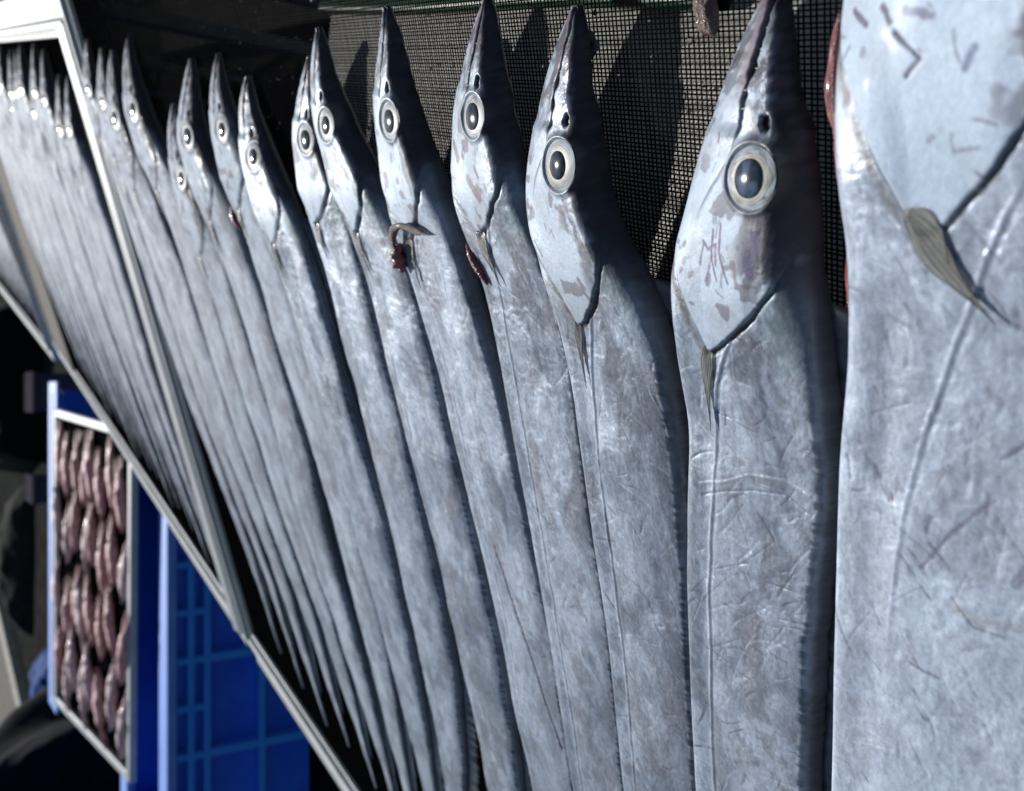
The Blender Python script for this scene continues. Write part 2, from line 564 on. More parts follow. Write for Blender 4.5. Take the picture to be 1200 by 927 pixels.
def build_fish(idx, pts, k=1.0, tail_u=1.02, res=0.0012, dense_to=0.45, prev=None, tone=1.0, T0=0.026, seed=0, base_h=0.0,
               bright=0.0, marks=0, fin=(0.040, 0.10), gill_t=0.34, hk=1.0, eye_on=True, extra=None, roll=0.0):
    """returns (empty, belly curve).  mesh coordinates: x = v, y = u, z = h in the rack frame, origin at the fish's snout"""
    rng = np.random.default_rng(1000 + seed)
    bu, bv = belly_curve(pts, tail_u)
    u0 = bu[0]
    L = tail_u - u0
    hl = HL * k * hk
    # rows
    if dense_to > 0:
        s1 = np.arange(0, min(dense_to, L), res)
        s2 = np.linspace(min(dense_to, L), L, max(8, int((L - dense_to) / max(0.012, res * 3))) + 1)[1:] if L > dense_to else np.array([])
        s = np.concatenate([s1, s2])
    else:
        s = np.linspace(0, L, 120)
    nr = len(s)
    vb = np.interp(u0 + s, bu, bv)
    w = prof(s, L, k, hl)
    if prev is not None:                                # never into the neighbour on the near side
        pu, pv = prev
        lim = vb - np.interp(u0 + s, pu, pv) + 0.0035
        ok = (u0 + s) > pu[0] + 0.02
        w = np.where(ok, np.minimum(w, np.maximum(lim, 0.004)), w)
        w = smooth1(w, max(3, int(0.02 / res))) if dense_to > 0 else w
    w = w * (1 + 0.10 * (fbm(s * 130, s * 0, seed * 7 + 5, 3) - .5) * np.interp(s / hl, [0, .45, .6], [1.6, 1, .25]))
    w = np.maximum(w, 0.0012)
    nt_ = int(np.clip(0.082 * k / res, 10, 190))
    q = np.linspace(0, 1, nt_ + 1)
    t = 0.45 * q + 0.55 * (1 - np.cos(np.pi * q)) / 2    # 0 belly .. 1 back
    TT = np.broadcast_to(t, (nr, nt_ + 1))
    SS = np.broadcast_to(s[:, None], (nr, nt_ + 1))
    WW = w[:, None]
    X, Y = SS, TT * prof(s, L, k, hl)[:, None] * (WW / np.maximum(prof(s, L, k, hl)[:, None], 1e-4))
    # thickness
    Tk = T0 * k * np.interp(s / hl, [0, .1, .3, .5, .8, 1.0, 1.3], [.30, .55, .95, 1.25, 1.28, 1.15, 1.0]) * np.interp(s / L, [0, .5, .75, .95, 1], [1, 1, .62, .22, .1])
    Tk = np.minimum(Tk, w * 0.72 + 0.0006)
    if dense_to > 0:
        Tk = smooth1(Tk, max(3, int(0.030 / res)))
        Tk = np.maximum(Tk, 0.0006)
    tw = TT ** 0.93
    pw_ = np.interp(s / hl, [0, .5, 1.1], [2.4, 3.2, 20.0 if idx < 5 and seed < 40 else 10.0])[:, None]
    e = np.clip(1 - np.abs(2 * tw - 1) ** pw_, 0, 1) ** 0.5
    e = e - 0.10 * (2 * TT - 1) ** 2 - 0.06 * TT
    cr = 0.80 if idx < 7 and seed < 40 else 0.90
    eh_ = np.where(TT < cr, np.sin(np.pi / 2 * np.clip(TT / cr, 0, 1)) ** 0.45, np.clip(1 - np.clip((TT - cr) / (1 - cr), 0, 1) ** 1.7, 0, 1) ** 0.75)
    hb_ = sstep(0.98, 0.50, SS / hl)
    e = e * (1 - hb_) + eh_ * hb_
    # fish farther along lie rolled, the back lower than the belly
    rolled = 1.0 if seed >= 40 else float(np.clip((idx - 3) / 4, 0, 1))
    e_r = np.where(TT < 0.16, np.sqrt(np.clip(TT / 0.16, 0, 1)), 1 - 0.85 * np.clip((TT - 0.16) / 0.84, 0, 1) ** 1.35)
    rolled = rolled * ((0.10 if seed >= 40 else 0.28) + (0.45 if seed >= 40 else 0.34) * sstep(1.25, 0.85, SS / hl))
    e = e * (1 - rolled) + e_r * rolled
    edge = 0.46 if rolled.max() == 0 else 0.34
    h = Tk[:, None] * (edge + (1 - edge) * e)
    inner = sstep(0.0, 0.10, TT) * sstep(1.0, 0.92, TT)
    sd = seed * 13
    # ---------------- anatomy
    xi = SS / hl
    g0 = gill_t
    sedge = 1.0 - (0.235 * np.clip((TT - g0) / 0.44, 0, 1) ** 1.25 if seed == 0 else 0.25 * np.clip((TT - g0) / 0.50, 0, 1) ** 1.25) - 1.1 * np.clip(g0 - TT, 0, 1) - 1.0 * np.clip(TT - g0 - 0.50, 0, 1) + 0.016 * (fbm(TT * 14, TT * 0, sd, 3) - .5)
    de = (sedge - xi) * hl                               # >0 on the head
    opw = sstep(0.95, 0.78, TT) if seed == 0 else sstep(0.94, 0.80, TT)                          # the cover fades out below the nape
    head = sstep(-0.0006, 0.0006, de)
    h = h + inner * opw * ((0.0010 + .0010 * vnoise(TT * 8, TT * 0, sd + 15)) * head * sstep(0.05, 0.0, np.abs(de)) - 0.0013 * vnoise(TT * 11, TT * 5, sd + 14) * np.exp(-((de + 0.0014) / 0.0010) ** 2))
    # mouth slit and jaw
    tsl = 0.63 - 0.42 * np.clip(xi, 0, .36)
    in_m = sstep(0.37, 0.33, xi) * sstep(-0.01, 0.02, xi)
    dm = (TT - tsl) * WW
    slit = np.exp(-((dm + 0.0012 * (fbm(SS * 300, SS * 0, sd + 12, 2) - .5)) / ((0.0009 + .0013 * vnoise(SS * 220, SS * 0, sd + 13)) * (1.25 - 1.5 * np.clip(xi, 0, .4)) * k)) ** 2) * in_m
    jaw = sstep(0.0006, -0.0006, dm) * in_m
    h = h - slit * 0.0045 * k * inner - jaw * 0.0012 * k
    # line from the mouth corner back along the cheek
    t_ck = 0.49 - 0.26 * sstep(.34, .62, xi)
    ck = np.exp(-(((TT - t_ck) * WW) / 0.0007) ** 2) * sstep(.33, .36, xi) * sstep(.66, .5, xi)
    h = h - ck * 0.0005 * k
    # eye socket
    es, et = 0.46 * hl, 0.67
    ew = np.interp(es, s, w)
    ev = et * ew
    evv = np.interp(es, s, vb) - ev
    er = np.sqrt((SS - es) ** 2 + ((vb[:, None] - TT * WW - evv) / 1.12) ** 2)
    Re = 0.0114 * k
    sock = np.exp(-((er - Re * 1.06) / (0.0016 * k)) ** 2)
    hpre = h.copy()

    def H_at(a_s, v_):
        i_ = int(np.clip(np.searchsorted(s, a_s), 0, nr - 1))
        return float(np.interp((vb[i_] - v_) / w[i_], t, hpre[i_]))
    gs_ = float(np.clip((H_at(es + Re, evv) - H_at(es - Re, evv)) / (2 * Re), -.35, .35))
    gv_ = float(np.clip((H_at(es, evv + Re * .8) - H_at(es, evv - Re * .8)) / (1.6 * Re), -.30, .30))
    eh = (H_at(es, evv) + H_at(es + Re, evv) + H_at(es - Re, evv) + H_at(es, evv + Re * .8)) / 4 - 0.0004
    disc = sstep(Re * 1.12, Re * 0.95, er)
    plane = eh + gs_ * (SS - es) + gv_ * (vb[:, None] - TT * WW - evv)
    h = h * (1 - disc) + disc * (plane - 0.0006)
    h = h + sock * 0.0013 * k * inner
    # nostril
    ns_, ntt = 0.325 * hl, 0.755
    nd = np.sqrt(((SS - ns_) * 0.75) ** 2 + ((vb[:, None] - TT * WW) - (np.interp(ns_, s, vb) - ntt * np.interp(ns_, s, w))) ** 2) * (0.8 + .5 * vnoise(SS * 500, Y * 500, sd + 3))
    nost = sstep(0.0030 * k, 0.0018 * k, nd)
    h = h - nost * 0.002 * k
    # lateral line
    tl = (0.26 + 0.46 * np.exp(-np.clip(xi - 0.86, 0, 9) / 0.32)) if seed == 0 else 0.225 + 0.40 * np.exp(-np.clip(xi - 0.86, 0, 9) / 0.22)
    dl = (TT - tl) * WW
    llm = sstep(0.86, 0.95, xi) * (1 - head * opw) * (sstep(2.1, 1.2, xi) if seed == 0 else 1.0)
    ll = np.exp(-(dl / 0.0009) ** 2) * llm
    ll2 = np.exp(-((dl - 0.0018) / 0.0010) ** 2) * llm
    h = h + (ll * 0.00045 - ll2 * 0.0003) * inner
    # soft undulation and wrinkles
    bodym = 1 - head * sstep(0.80, 0.62, TT)
    wob = fbm(SS * 22, Y * 30, sd + 1, 3) - 0.5
    wr1 = fbm(SS * 260 + 9 * wob + Y * 60, Y * 130 + 6 * wob, sd + 2, 4) - 0.5
    wr2 = fbm(SS * 120 + Y * 150, Y * 420 - SS * 60, sd + 3, 3) - 0.5
    h = h + inner * (wob * 0.0030 * (0.4 + 0.6 * bodym) + bodym * (wr1 * 0.0004 + wr2 * 0.00022))
    # rounded dent along the belly of the body
    h = h - inner * bodym * 0.0010 * np.exp(-((TT - 0.20) / 0.07) ** 2) * sstep(1.0, 1.2, xi)
    # ---------------- colour (base reflectance)
    silver = np.array((0.455, 0.52, 0.61))
    grey = np.array((0.185, 0.22, 0.285))
    brown = np.array((0.20, 0.195, 0.215))
    pale = np.array((0.55, 0.635, 0.745))
    dark = np.array((0.045, 0.05, 0.06))
    n1 = fbm(SS * 26, Y * 36, sd + 4, 5)
    n2 = 0.55 * fbm(SS * 75, Y * 85, sd + 5, 4) + 0.45 * fbm(SS * 24 + Y * 30, Y * 40, sd + 25, 4)
    n3 = fbm(SS * 260, Y * 210, sd + 6, 3)

    def mix(c, m, c2):
        return c * (1 - m[..., None]) + np.asarray(c2) * m[..., None]
    C = np.broadcast_to(silver, SS.shape + (3,)).copy()
    C = mix(C, sstep(0.42, 0.60, n1) * 0.72 * (1 - bright), grey)
    C = mix(C, sstep(0.50, 0.60, n2) * 0.68 * (1 - 0.6 * bright), brown)
    C = mix(C, sstep(0.58, 0.70, n3) * 0.18 * (1 - 0.5 * bright), brown * 0.9)
    C = mix(C, sstep(0.50, 0.72, fbm(SS * 22, Y * 30, sd + 7, 3)) * 0.50, pale)
    C = mix(C, np.clip(-wr2 * 3, 0, 1) * 0.15 * bodym, grey)
    C = mix(C, bright * np.ones_like(SS) * 0.40, pale * 0.95)
    sm = fbm(SS * 14 + 3 * wob, Y * 40, sd + 16, 4)
    C = mix(C, sstep(0.55, 0.70, sm) * 0.50 * (1 - .6 * bright) * bodym, (0.15, 0.165, 0.20))
    sc_ = fbm(SS * 420 + Y * 260, Y * 700 - SS * 180, sd + 17, 2)
    C = mix(C, sstep(0.60, 0.74, sc_) * 0.22 * bodym, (0.17, 0.18, 0.215))
    C = mix(C, sstep(0.40, 0.28, sc_) * 0.18 * bodym, pale)
    # toward the back the skin is a darker slate
    C = mix(C, sstep(0.70, 1.0, TT + 0.16 * (n1 - .5)) * 0.35, (0.16, 0.18, 0.22))
    C = mix(C, sstep(0.95, 0.99, TT) * 0.8, dark)
    bead = np.exp(-(((TT - 0.945) * WW) / 0.0013) ** 2) * bodym * sstep(.9, 1.1, xi)
    bs = sstep(.35, .65, vnoise(SS * 520, SS * 0 + seed, sd + 51))
    C = mix(C, bead * bs * .45, (0.40, 0.43, 0.48))
    C = mix(C, bead * (1 - bs) * .65, (0.045, 0.05, 0.06))
    h = h + bead * bs * 0.0003
    # belly edge: a pale keel
    C = mix(C, sstep(0.07, 0.02, TT) * 0.5 * bodym, pale)
    lsoft = .45 if seed == 0 else 1.0
    C = mix(C, ll * 0.45 * lsoft, pale)
    C = mix(C, ll2 * 0.40 * lsoft, grey * 0.8)
    # head: smoother, paler cheek; dark crown deepened with painted shade
    hm = head * sstep(0.84, 0.66, TT)
    hc = mix(np.broadcast_to(np.array((0.49, 0.58, 0.68) if seed else (0.43, 0.515, 0.62)), SS.shape + (3,)).copy(), sstep(0.50, 0.68, n2) * 0.35, (0.42, 0.45, 0.50))
    C = mix(C, hm * 0.85, hc)
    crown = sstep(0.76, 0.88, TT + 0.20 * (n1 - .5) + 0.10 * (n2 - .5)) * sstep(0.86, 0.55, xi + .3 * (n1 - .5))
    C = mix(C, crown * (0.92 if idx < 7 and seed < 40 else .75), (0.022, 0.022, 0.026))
    snout = sstep(0.30, 0.02, xi + 0.3 * (n2 - .5))
    C = mix(C, snout * 0.75 * sstep(0.55, 0.75, TT + .3 * (n2 - .5)), (0.05, 0.045, 0.05))
    C = mix(C, sstep(0.07, 0.02, xi) * .8, (0.03, 0.025, 0.03))
    C = mix(C, sstep(.55, .68, n3) * sstep(.5, .3, xi) * .6, (0.09, 0.08, 0.09))
    C = mix(C, jaw * sstep(0.34, 0.20, xi + .2 * (n2 - .5)) * sstep(-0.010, -0.004, dm) * (.8 if seed in (1, 2, 3) else .35), (0.22, 0.14, 0.165))
    C = mix(C, np.clip(slit * 1.4, 0, 1), (0.014, 0.006, 0.008))
    C = mix(C, ck * 0.6, (0.10, 0.08, 0.09))
    C = mix(C, nost, (0.008, 0.008, 0.008))
    C = mix(C, sock * 0.45, (0.24, 0.24, 0.22))
    torn = sstep(.53, .60, n2 + .25 * (TT - .7)) * sstep(.52, .70, TT) * sstep(.95, .7, xi) * (1 - disc)
    C = mix(C, torn * .7, (0.055, 0.042, 0.055))
    torn2 = sstep(.54, .62, fbm(SS * 120, Y * 150, sd + 33, 4)) * sstep(.42, .2, xi)
    C = mix(C, torn2 * .75, (0.07, 0.05, 0.06))
    blot = sstep(.665, .70, fbm(SS * 95, Y * 95, sd + 36, 3)) * hm * sstep(.35, .5, xi) * (1 - disc) * (0 if seed == 0 else 1)
    C = mix(C, blot * .7, (0.13, 0.105, 0.125))
    # gill margin membrane, olive-dark just behind the cover
    mg = np.exp(-((de + 0.0012) / (0.0006 + 0.0011 * vnoise(TT * 14, TT * 3, sd + 8))) ** 2) * opw
    C = mix(C, np.clip(mg, 0, 1) * 0.9, (0.035, 0.032, 0.038))
    mg2 = np.exp(-((de + 0.008) / 0.006) ** 2) * sstep(0.42, 0.15, TT) * sstep(0.0, -0.003, de)
    C = mix(C, np.clip(mg2 * 0.9 * (.4 + n3), 0, .8), (0.09, 0.08, 0.065))
    fold = np.exp(-((de + 0.011 + 0.004 * (n2 - .5)) / 0.0012) ** 2) * sstep(0.75, 0.5, TT) * sstep(.2, .35, TT)
    C = mix(C, fold * .5, grey * .7)
    # green sheen on the nape
    gr = np.exp(-((xi - 0.86) / 0.12) ** 2 - ((TT - 0.84) / 0.10) ** 2)
    C = mix(C, gr * 0.40 * sstep(.4, .6, n2 + .1), (0.16, 0.28, 0.28))
    far_ = seed >= 40 or idx >= 8
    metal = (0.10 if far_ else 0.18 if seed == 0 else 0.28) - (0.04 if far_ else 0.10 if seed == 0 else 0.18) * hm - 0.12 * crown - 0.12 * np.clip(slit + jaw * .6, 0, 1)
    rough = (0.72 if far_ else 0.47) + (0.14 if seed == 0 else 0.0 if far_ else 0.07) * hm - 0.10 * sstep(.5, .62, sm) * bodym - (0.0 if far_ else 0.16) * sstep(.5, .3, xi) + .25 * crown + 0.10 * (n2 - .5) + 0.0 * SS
    # ---------------- scratches, scale loss, bruises
    dens = {0: 0, 1: 30, 2: 70, 3: 110}[marks]
    if dens:
        xr = min(dense_to, L)
        for ln in strokes(rng, dens, hl * 0.9, xr, 0.08 * k, rng.choice([0.9, 1.2, -0.9]), 0.8, 0.006, 0.030):
            wd = rng.uniform(0.00035, 0.0008) * (1.35 if seed == 0 else 1)
            tgt, am = ((0.17, 0.165, 0.21), rng.uniform(.4, .95)) if rng.random() < 0.70 else ((0.55, 0.63, 0.74), rng.uniform(.25, .6))

            def f(sl, m, tgt=tgt, am=am):
                mm = m * am * bodym[sl] * sstep(.30, .60, fbm(X[sl] * 160, Y[sl] * 160, sd + 41, 3))
                C[sl] = C[sl] * (1 - mm[..., None]) + np.array(tgt) * mm[..., None]
                h[sl] -= m * 0.00018 * inner[sl] * bodym[sl]
            paint(s, X, Y, ln, wd, f)
        for ln in strokes(rng, dens // 4, hl * 1.0, xr, 0.08 * k, rng.choice([0.7, -0.7]), 0.5, 0.02, 0.055):
            lite = rng.random() < .45
            am_ = rng.uniform(.5, .95)

            def f(sl, m, lite=lite, am_=am_):
                mm = m * am_ * .75 * bodym[sl] * sstep(.3, .6, fbm(X[sl] * 90, Y[sl] * 90, sd + 43, 3))
                C[sl] = C[sl] * (1 - mm[..., None]) + np.array((.62, .69, .77) if lite else (.15, .15, .19)) * mm[..., None]
                h[sl] -= m * 0.00012 * inner[sl]
            paint(s, X, Y, ln, rng.uniform(.00028, .0005), f)
        for ln in strokes(rng, dens // 6, hl * 0.35, hl * 0.98, 0.07 * k, 0.4, 0.9, 0.002, 0.010):
            wd = rng.uniform(0.0003, 0.0007)

            def f(sl, m):
                mm = m * 0.7 * hm[sl] * (1 - disc[sl])
                C[sl] = C[sl] * (1 - mm[..., None]) + np.array((0.10, 0.085, 0.13)) * mm[..., None]
            paint(s, X, Y, ln, wd, f)
        for _ in range(dens // 5):                       # bruise flecks
            c = np.array((rng.uniform(hl * .4, xr), rng.uniform(.1, .9) * 0.08 * k))
            r_ = rng.uniform(0.0006, 0.0018)
            tip = c + rng.normal(0, 0.0022, 2)

            def f(sl, m):
                mm = sstep(.25, .5, m) * 0.55 * (1 - disc[sl]) * (0.4 + .6 * hm[sl])
                C[sl] = C[sl] * (1 - mm[..., None]) + np.array((0.15, 0.125, 0.17)) * mm[..., None]
            paint(s, X, Y, np.array([c, tip]), r_, f)
    for (line, wd, tgt, am, dep) in (extra or []):
        ln = np.array([(a * hl, b * np.interp(a * hl, s, w)) for a, b in line])

        def f(sl, m, tgt=tgt, am=am, dep=dep):
            mm = sstep(.30, .75, m * (0.45 + 1.1 * fbm(X[sl] * 420, Y[sl] * 420, sd + 40, 3))) * am * (1 - disc[sl])
            C[sl] = C[sl] * (1 - mm[..., None]) + np.array(tgt) * mm[..., None]
            h[sl] -= mm * dep
        paint(s, X, Y, ln, wd, f)
    C = np.clip(C * tone, 0.004, 0.9)
    # ---------------- mesh
    vd = -TT * WW                                       # toward the near side
    vx = vb[:, None] + vd
    cx0, cu0 = float(np.interp(0, s, vb)), float(u0)
    top = np.stack([vx - cx0, u0 + SS - cu0, h + base_h + roll * (TT - .5) * WW], -1)
    nb = 4
    tb = np.linspace(1, 0, nb + 2)[1:-1]
    hb = Tk[:, None] * edge * (np.abs(2 * tb - 1) ** 2)[None] * 0.9
    bot = np.stack([vb[:, None] - tb[None] * WW - cx0, np.broadcast_to((s + u0 - cu0)[:, None], (nr, nb)), hb + base_h], -1)
    ring = np.concatenate([top, bot], 1)
    nc = ring.shape[1]
    verts = ring.reshape(-1, 3)
    ids = np.arange(nr * nc).reshape(nr, nc)
    nx = np.roll(ids, -1, 1)
    quads = np.stack([ids[:-1], ids[1:], nx[1:], nx[:-1]], -1).reshape(-1, 4)
    capv = np.concatenate([verts, ring[0].mean(0)[None], ring[-1].mean(0)[None]])
    pad = np.full((nr, nb, 3), 0.45)
    Cf = np.concatenate([C, pad], 1).reshape(-1, 3)
    Cf = np.concatenate([Cf, C[0, :1] * .5, C[-1, :1]])
    fin_ = np.zeros((nr, nc, 3))
    fin_[:, :nt_ + 1, 0] = metal
    fin_[:, :nt_ + 1, 1] = rough
    fin_[:, nt_ + 1:, :2] = (.3, .45)
    fin_ = np.concatenate([fin_.reshape(-1, 3), [(.2, .4, 0), (.2, .4, 0)]])
    st = np.zeros((nr, nc, 3))
    st[:, :nt_ + 1, 0] = SS
    st[:, :nt_ + 1, 1] = Y
    st[:, nt_ + 1:, 0] = s[:, None]
    st[..., 2] = seed * 0.37
    st = np.concatenate([st.reshape(-1, 3), [(0, 0, 0), (L, 0, 0)]])
    a4 = np.concatenate([Cf, np.ones((len(Cf), 1))], 1)
    # caps as degenerate-free quads: triangle fans made of quads sharing the centre
    c0, c1 = nr * nc, nr * nc + 1
    caps = []
    for j in range(0, nc - 1, 2):
        caps.append((ids[0, j], ids[0, j + 1], ids[0, (j + 2) % nc], c0))
        caps.append((ids[-1, (j + 2) % nc], ids[-1, j + 1], ids[-1, j], c1))
    quads = np.concatenate([quads, np.array(caps)])
    root = empty('cutlassfish', RACK @ Matrix.Translation((cx0, cu0, 0)))
    me = np_mesh('body', capv, quads, attrs={'albedo': ('FLOAT_COLOR', a4), 'finish': ('FLOAT_VECTOR', fin_), 'st': ('FLOAT_VECTOR', st)}, material=M['skin'])
    link('body', me, root)

    def surf(a_s, b_t, lift=0.0):
        i = int(np.clip(np.searchsorted(s, a_s), 0, nr - 1))
        j = int(np.clip(np.searchsorted(t, b_t), 0, nt_))
        p = top[i, j]
        return Vector((p[0], p[1], p[2] + lift))
    # eye
    if eye_on:
        nrad, nseg = (26, 40) if res < 0.002 else (12, 18)
        rr = np.linspace(0, 1, nrad + 1)
        hp = 0.0014 * k * (1 - rr ** 2.4)
        th = np.linspace(0, 2 * np.pi, nseg, endpoint=False)
        Rg = rr[:, None] * Re
        ex = Rg * np.cos(th) * 1.12
        ey = Rg * np.sin(th) * 1.0
        V = np.stack([ex, ey, np.broadcast_to(hp[:, None], ex.shape)], -1)
        cols = np.zeros(V.shape)
        jit = vnoise(np.cos(th)[None] * 3 + 9 + 0 * rr[:, None], np.sin(th)[None] * 3 + 9 + rr[:, None] * 6, sd + 9)
        rj = rr[:, None] + 0.12 * (jit - .5) + 0.05 * np.cos(th + seed)[None] * rr[:, None]
        base = np.array((0.36, 0.43, 0.50)) * tone
        cols[:] = base
        m_ = lambda a, b: sstep(a, b, rj)[..., None]
        cols = cols * (1 - m_(.98, .90)) + np.array((.33, .37, .40)) * tone * m_(.98, .90)
        cols = cols * (1 - m_(.86, .80)) + np.array((.10, .10, .095)) * m_(.88, .83)
        cols = cols * (1 - m_(.78, .70)) + np.array((.30, .30, .265)) * m_(.81, .76)
        cols = cols * (1 - m_(.56, .50)) + np.array((.16, .13, .075)) * m_(.68, .60)
        cols = cols * (.5 + 1.0 * jit[..., None]) * (.9 + .2 * np.sin(rj * 60))[..., None]
        verts_e = V.reshape(-1, 3)
        ide = np.arange(verts_e.shape[0]).reshape(nrad + 1, nseg)
        qe = np.stack([ide[:-1], ide[1:], np.roll(ide, -1, 1)[1:], np.roll(ide, -1, 1)[:-1]], -1).reshape(-1, 4)
        me = np_mesh('eye', verts_e, qe, attrs={'albedo': ('FLOAT_COLOR', np.concatenate([cols.reshape(-1, 3), np.ones((verts_e.shape[0], 1))], 1))}, material=M['eye'])
        ep = surf(es, et)
        tilt = 0.10
        eo = link('eye', me, root, Matrix.Translation((ep.x, ep.y, eh + base_h)) @ Vector((-gv_, -gs_, 1.0)).normalized().to_track_quat('Z', 'Y').to_matrix().to_4x4())
        # pupil: a low glassy dome
        rp_ = np.linspace(0, 1, 9)
        Rp = 0.0064 * k * (1 + .06 * math.sin(seed * 2.3))
        V = np.stack([rp_[:, None] * Rp * np.cos(th) * 1.08, rp_[:, None] * Rp * np.sin(th) * 1.05, np.broadcast_to((0.0010 * k * (1 - rp_ ** 2))[:, None], (9, nseg))], -1).reshape(-1, 3)
        ide = np.arange(V.shape[0]).reshape(9, nseg)
        qe = np.stack([ide[:-1], ide[1:], np.roll(ide, -1, 1)[1:], np.roll(ide, -1, 1)[:-1]], -1).reshape(-1, 4)
        pc = np.zeros((V.shape[0], 4))
        cl = (fbm(V[:, 0] * 300 + 50, V[:, 1] * 300 + 50, sd + 11, 2))
        pc[:, :3] = np.array((.020, .030, .046)) * (1.0 + .8 * (seed % 3 == 1)) * (0.55 + 1.5 * sstep(.4, .75, cl))[:, None]
        rim = sstep(.88, 1.0, np.sqrt(V[:, 0] ** 2 + V[:, 1] ** 2) / Rp)
        pc[:, :3] *= (1 - .8 * rim)[:, None]
        pc[:, 3] = 1
        me = np_mesh('pupil', V, qe, attrs={'albedo': ('FLOAT_COLOR', pc)}, material=M['pupil'])
        link('pupil', me, eo, Matrix.Translation((0, 0, 0.00135 * k)))
    # pectoral fin: a small fan of rays behind the gill cover
    if fin:
        fl, fa = fin[:2]
        fin_w = fin[2] if len(fin) > 2 else 1.0
        nu, nv = (18, 43) if res < 0.002 else (6, 7)
        a = np.linspace(0, 1, nu)
        b = np.linspace(-1, 1, nv)
        A, B = np.meshgrid(a, b, indexing='ij')
        tipr = 1 - 0.42 * np.abs(B + 0.35) ** 1.3 + 0.04 * np.sin(B * 23)
        ln_ = A * fl * k * tipr
        wd_ = fin_w * (0.0014 + 0.0060 * np.sin(np.pi * A ** (1.05 if seed == 0 else 0.8))) * (1 - 0.45 * A) * k * B
        hh = 0.0012 * np.sin(A * np.pi * .55) + 0.00028 * np.cos(B * np.pi * 7 + A) * (0.3 + A) - 0.0012 * B ** 2
        p0 = surf(hl * (0.955 if seed == 0 else 0.985), gill_t - 0.03, 0.0006)
        du_, dv_ = math.cos(fa), -math.sin(fa)
        Px = p0.x + dv_ * ln_ + du_ * (-wd_) * 1.0
        Py = p0.y + du_ * ln_ - dv_ * (-wd_)
        Pz = p0.z + hh
        # keep it above the skin
        ii = np.clip(np.searchsorted(s, np.clip(Py, 0, L)), 0, nr - 1)
        tt_ = np.clip((top[ii, 0, 0] - Px) / w[ii], 0, 1)
        jj = np.clip(np.searchsorted(t, tt_), 0, nt_)
        Pz = np.where(Px <= top[ii, 0, 0], top[ii, jj, 2], 0.006) + 0.0007 + 0.0012 * A + 0.00025 * np.cos(B * np.pi * 7 + A)
        Pz = 0.5 * Pz + 0.5 * Pz.mean(1, keepdims=True)
        Pz = np.maximum(Pz, np.where(Px <= top[ii, 0, 0], top[ii, jj, 2] + 0.0005, 0.004))
        Vt = np.stack([Px, Py, Pz], -1).reshape(-1, 3)
        Vb = Vt - np.array((0, 0, 0.00025))
        n_ = nu * nv
        g = np.arange(n_).reshape(nu, nv)
        qt = np.stack([g[:-1, :-1], g[1:, :-1], g[1:, 1:], g[:-1, 1:]], -1).reshape(-1, 4)
        rim = np.concatenate([g[0, :], g[1:, -1], g[-1, ::-1][1:], g[::-1, 0][1:]])
        qs = np.stack([rim[:-1], rim[1:], rim[1:] + n_, rim[:-1] + n_], -1)
        stf = np.stack([A, B * 0.5, A * 0 + seed], -1).reshape(-1, 3)
        me = np_mesh('pectoral_fin', np.concatenate([Vt, Vb]), np.concatenate([qt, qt[:, ::-1] + n_, qs]), attrs={'st': ('FLOAT_VECTOR', np.concatenate([stf, stf]))}, material=M['pectoral'])
        link('pectoral_fin', me, root)
    # back fin: a long low ribbon lying against the net
    sf = np.arange(hl * 0.80, L * 0.93, 0.0025 if res < 0.0015 else 0.010)
    dv_ = np.interp(sf, s, vb - w)
    room = np.full_like(sf, 0.016)
    if prev is not None:
        gap = dv_ - np.interp(u0 + sf, prev[0], prev[1]) + 0.001
        room = np.where(u0 + sf > prev[0][0] + 0.01, np.clip(gap, 0.0012, 0.016), room)
    room = room * np.interp(sf, [hl * .8, hl * .95, L * .7, L * .93], [.35, 1, .7, .15]) * k
    room = smooth1(room, 9)
    room = room * (0.72 + 0.5 * vnoise(sf * 380, sf * 0, sd + 21))
    na = 5
    a = np.linspace(0, 1, na)
    hb0 = np.interp(sf, s, Tk) * 0.42
    Px = (dv_ - cx0 + 0.0010)[:, None] - a[None] * (room[:, None] + 0.0010)
    Py = np.broadcast_to(sf[:, None], Px.shape) + a[None] * 0.004
    Pz = base_h + hb0[:, None] * (1 - a[None] * 0.62) + 0.0005 * np.sin(sf * 1250)[:, None] * a[None] + 0.0006
    Vt = np.stack([Px, Py, Pz], -1).reshape(-1, 3)
    n_ = len(Vt)
    g = np.arange(n_).reshape(len(sf), na)
    qt = np.stack([g[:-1, :-1], g[1:, :-1], g[1:, 1:], g[:-1, 1:]], -1).reshape(-1, 4)
    rim = np.concatenate([g[0, :], g[1:, -1], g[-1, ::-1][1:], g[::-1, 0][1:]])
    qs = np.stack([rim[:-1], rim[1:], rim[1:] + n_, rim[:-1] + n_], -1)
    stf = np.stack([np.broadcast_to(a[None], Px.shape) * .3, np.broadcast_to(sf[:, None], Px.shape) * 4, Px * 0], -1).reshape(-1, 3)
    me = np_mesh('back_fin', np.concatenate([Vt, Vt - np.array((0, 0, .0004))]), np.concatenate([qt, qt[:, ::-1] + n_, qs]), attrs={'st': ('FLOAT_VECTOR', np.concatenate([stf, stf]))}, material=M['dorsal'])
    link('back_fin', me, root)
    root['origin'] = 0
    del root['origin']
    return root, (bu, bv), surf


